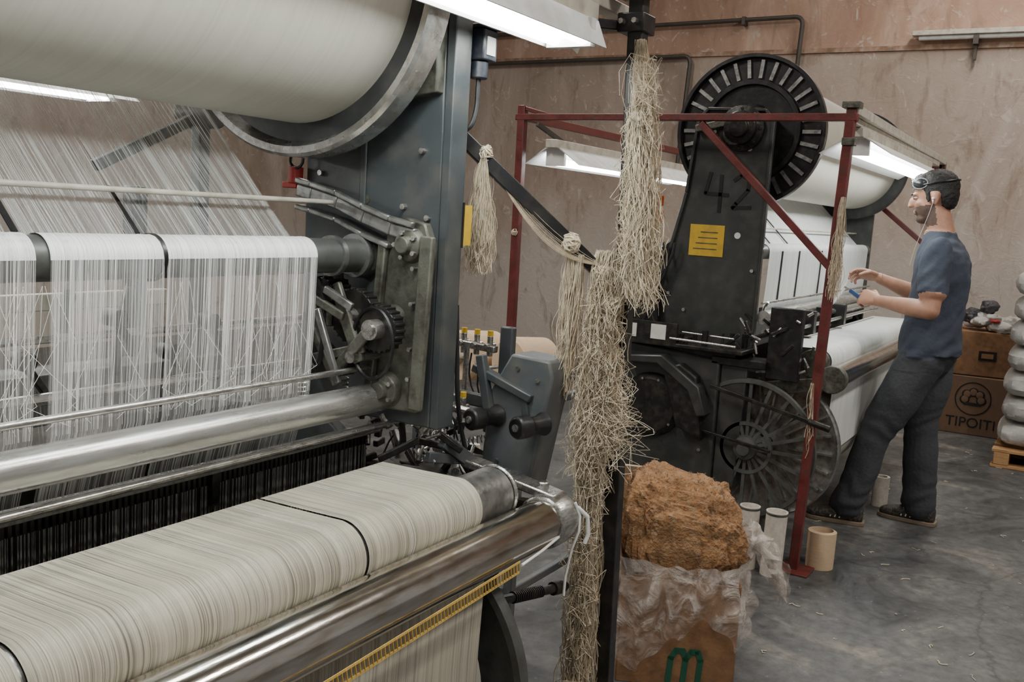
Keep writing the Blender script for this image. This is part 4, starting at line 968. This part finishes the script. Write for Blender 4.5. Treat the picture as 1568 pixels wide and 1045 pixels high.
for A,yaw in ((LA,.12),(RA,-.08)):
    bm=bmesh.new(); r3=Matrix.Rotation(yaw,3,'Z'); o0=V((A.x,A.y,0))
    Q=lambda x,y,z:o0+r3@V((x,y,z))
    X1=r3@V((1,0,0)); Z1=V((0,0,1))
    loft(bm,[(Q(0,-.078,.05),X1*.028,Z1*.036),(Q(0,-.06,.055),X1*.040,Z1*.044),(Q(0,0,.055),X1*.044,Z1*.046),(Q(0,.06,.048),X1*.046,Z1*.038),(Q(0,.12,.038),X1*.048,Z1*.028),(Q(0,.165,.034),X1*.042,Z1*.022),(Q(0,.188,.03),X1*.024,Z1*.014)],24,2.6)
    loft(bm,[(Q(0,-.02,.05),X1*.04,r3@V((0,.055,0))),(Q(0,-.02,.12),X1*.040,r3@V((0,.048,0)))],20)
    addmesh('shoe',remesh(bm,.0045,3),['shoe'])
    w.use('shoe_soles','sole',.003)
    prof=[(-.088,.030),(-.06,.043),(0,.045),(.07,.049),(.13,.050),(.175,.038),(.198,.018)]
    pts=[(x,y) for y,x in prof]+[(-x,y) for y,x in prof[::-1]]
    Aa=[w.bm.verts.new(Q(x,y,0.0)) for x,y in pts]; Bb=[w.bm.verts.new(Q(x,y,.020)) for x,y in pts]; w.face(Aa); w.face(Bb)
    for i in range(len(pts)): w.face([Aa[i],Aa[(i+1)%len(pts)],Bb[(i+1)%len(pts)],Bb[i]])
    w.use('shoe_stripes','paper')
    for k in range(3): w.bar(Q(-.046,.03+.022*k,.03),Q(-.036,.02+.022*k,.075),.004,.006); w.bar(Q(.046,.03+.022*k,.03),Q(.036,.02+.022*k,.075),.004,.006)
gz=.072
w.use('goggle_lenses','goggle')
for sg in (-1,1): w.ball(HL(sg*.034,.070,gz),(.033,.024,.024),hr)
for sg in (-1,1): w.ball(HL(sg*.062,.048,gz-.004),(.016,.032,.024),hr)
w.use('goggle_frame','gogframe')
for sg in (-1,1):
    w.tube([HL(sg*.034+.034*math.cos(t),.078+.010*(1-abs(math.cos(t))),gz+.026*math.sin(t)) for t in [k*.3142 for k in range(21)]],.0026,6)
    w.tube([HL(sg*.073,.048+.034*math.cos(t),gz-.004+.025*math.sin(t)) for t in [k*.3142 for k in range(21)]],.0026,6)
w.use('goggle_strap','black'); w.tube([HL(.0835*math.sin(t),-.019+.103*math.cos(t),gz-.012) for t in [k*.2 for k in range(4,28)]],.004,6)
w.use('eyes','eye')
for sg in (-1,1): w.ball(HL(sg*.030,.080,.006),(.012,.010,.006),hr)
w.use('pupils','ink')
for sg in (-1,1): w.ball(HL(sg*.030,.088,.004),(.005,.004,.005),hr)
w.use('brows','hair')
for sg in (-1,1): w.ball(HL(sg*.030,.095,.024),(.020,.006,.004),hr)
w.use('earphones','label'); w.ball(HL(-.090,-.004,-.014),.007); w.ball(HL(-.091,-.002,-.026),(.004,.004,.009)); w.ball(HL(.090,-.004,-.014),.007)
w.use('earphone_cable','label'); w.tube([HL(-.090,-.002,-.03),(5.06,.72,1.55),(5.055,.745,1.46),(5.07,.768,1.38),(5.09,.785,1.30)],.0010,5)
hp=LW+V((.30,.93,.16)).normalized()*.10
w.use('held_tool','blue',.002); w.bar(hp+V((.014,-.01,-.018)),hp+V((.018,.05,.02)),.014,.02)
w.use('held_tool_blade','steel'); w.bar(hp+V((.018,.05,.02)),hp+V((.02,.08,.035)),.003,.010)
w.use('held_yarn','yarnw')
for i in range(14):
    a=RW+V((-.03,.11+random.uniform(-.01,.01),.02)); b=V((5.15+random.uniform(-.1,.1),1.20,1.0+random.uniform(0,.05)))
    w.tube([a.lerp(b,t/8)+V((0,0,-.03*math.sin(t/8*3.14)))+V((random.uniform(-.004,.004),0,random.uniform(-.004,.004))) for t in range(9)],.0009,3)
w.finish()

# ------------------------------------------------------------------ floor lint scraps
p=Prop('floor_lint_scraps',(5,0,0)); p.use('scraps','yarn')
for i in range(170):
    x=random.uniform(2.8,7.5); y=random.uniform(-1.2,1.1); a=random.uniform(0,6.28); P=[V((x,y,.003))]
    for k in range(random.randint(3,7)): a+=random.gauss(0,.9); P.append(P[-1]+V((math.cos(a),math.sin(a),0))*random.uniform(.004,.012))
    p.tube(P,random.uniform(.001,.0022),4)
p.finish()

# ------------------------------------------------------------------ world + camera
wd=bpy.data.worlds.new('hall_ambient'); scene.world=wd; wd.use_nodes=True
bg=wd.node_tree.nodes['Background']; bg.inputs[0].default_value=(1,.96,.90,1); bg.inputs[1].default_value=.30
cd=bpy.data.cameras.new('camera'); cam=bpy.data.objects.new('camera',cd); COL.objects.link(cam)
Rv,Uv,Bv=V((.5132,-.8562,.0594)),V((.0809,.1171,.9898)),V((-.8544,-.5032,.1294))
m=Matrix((Rv,Uv,Bv)).transposed().to_4x4(); m.translation=V((0,0,1.44)); cam.matrix_world=m
cd.sensor_width=36; cd.lens=34.44; cd.clip_start=.05; cd.clip_end=60
scene.camera=cam
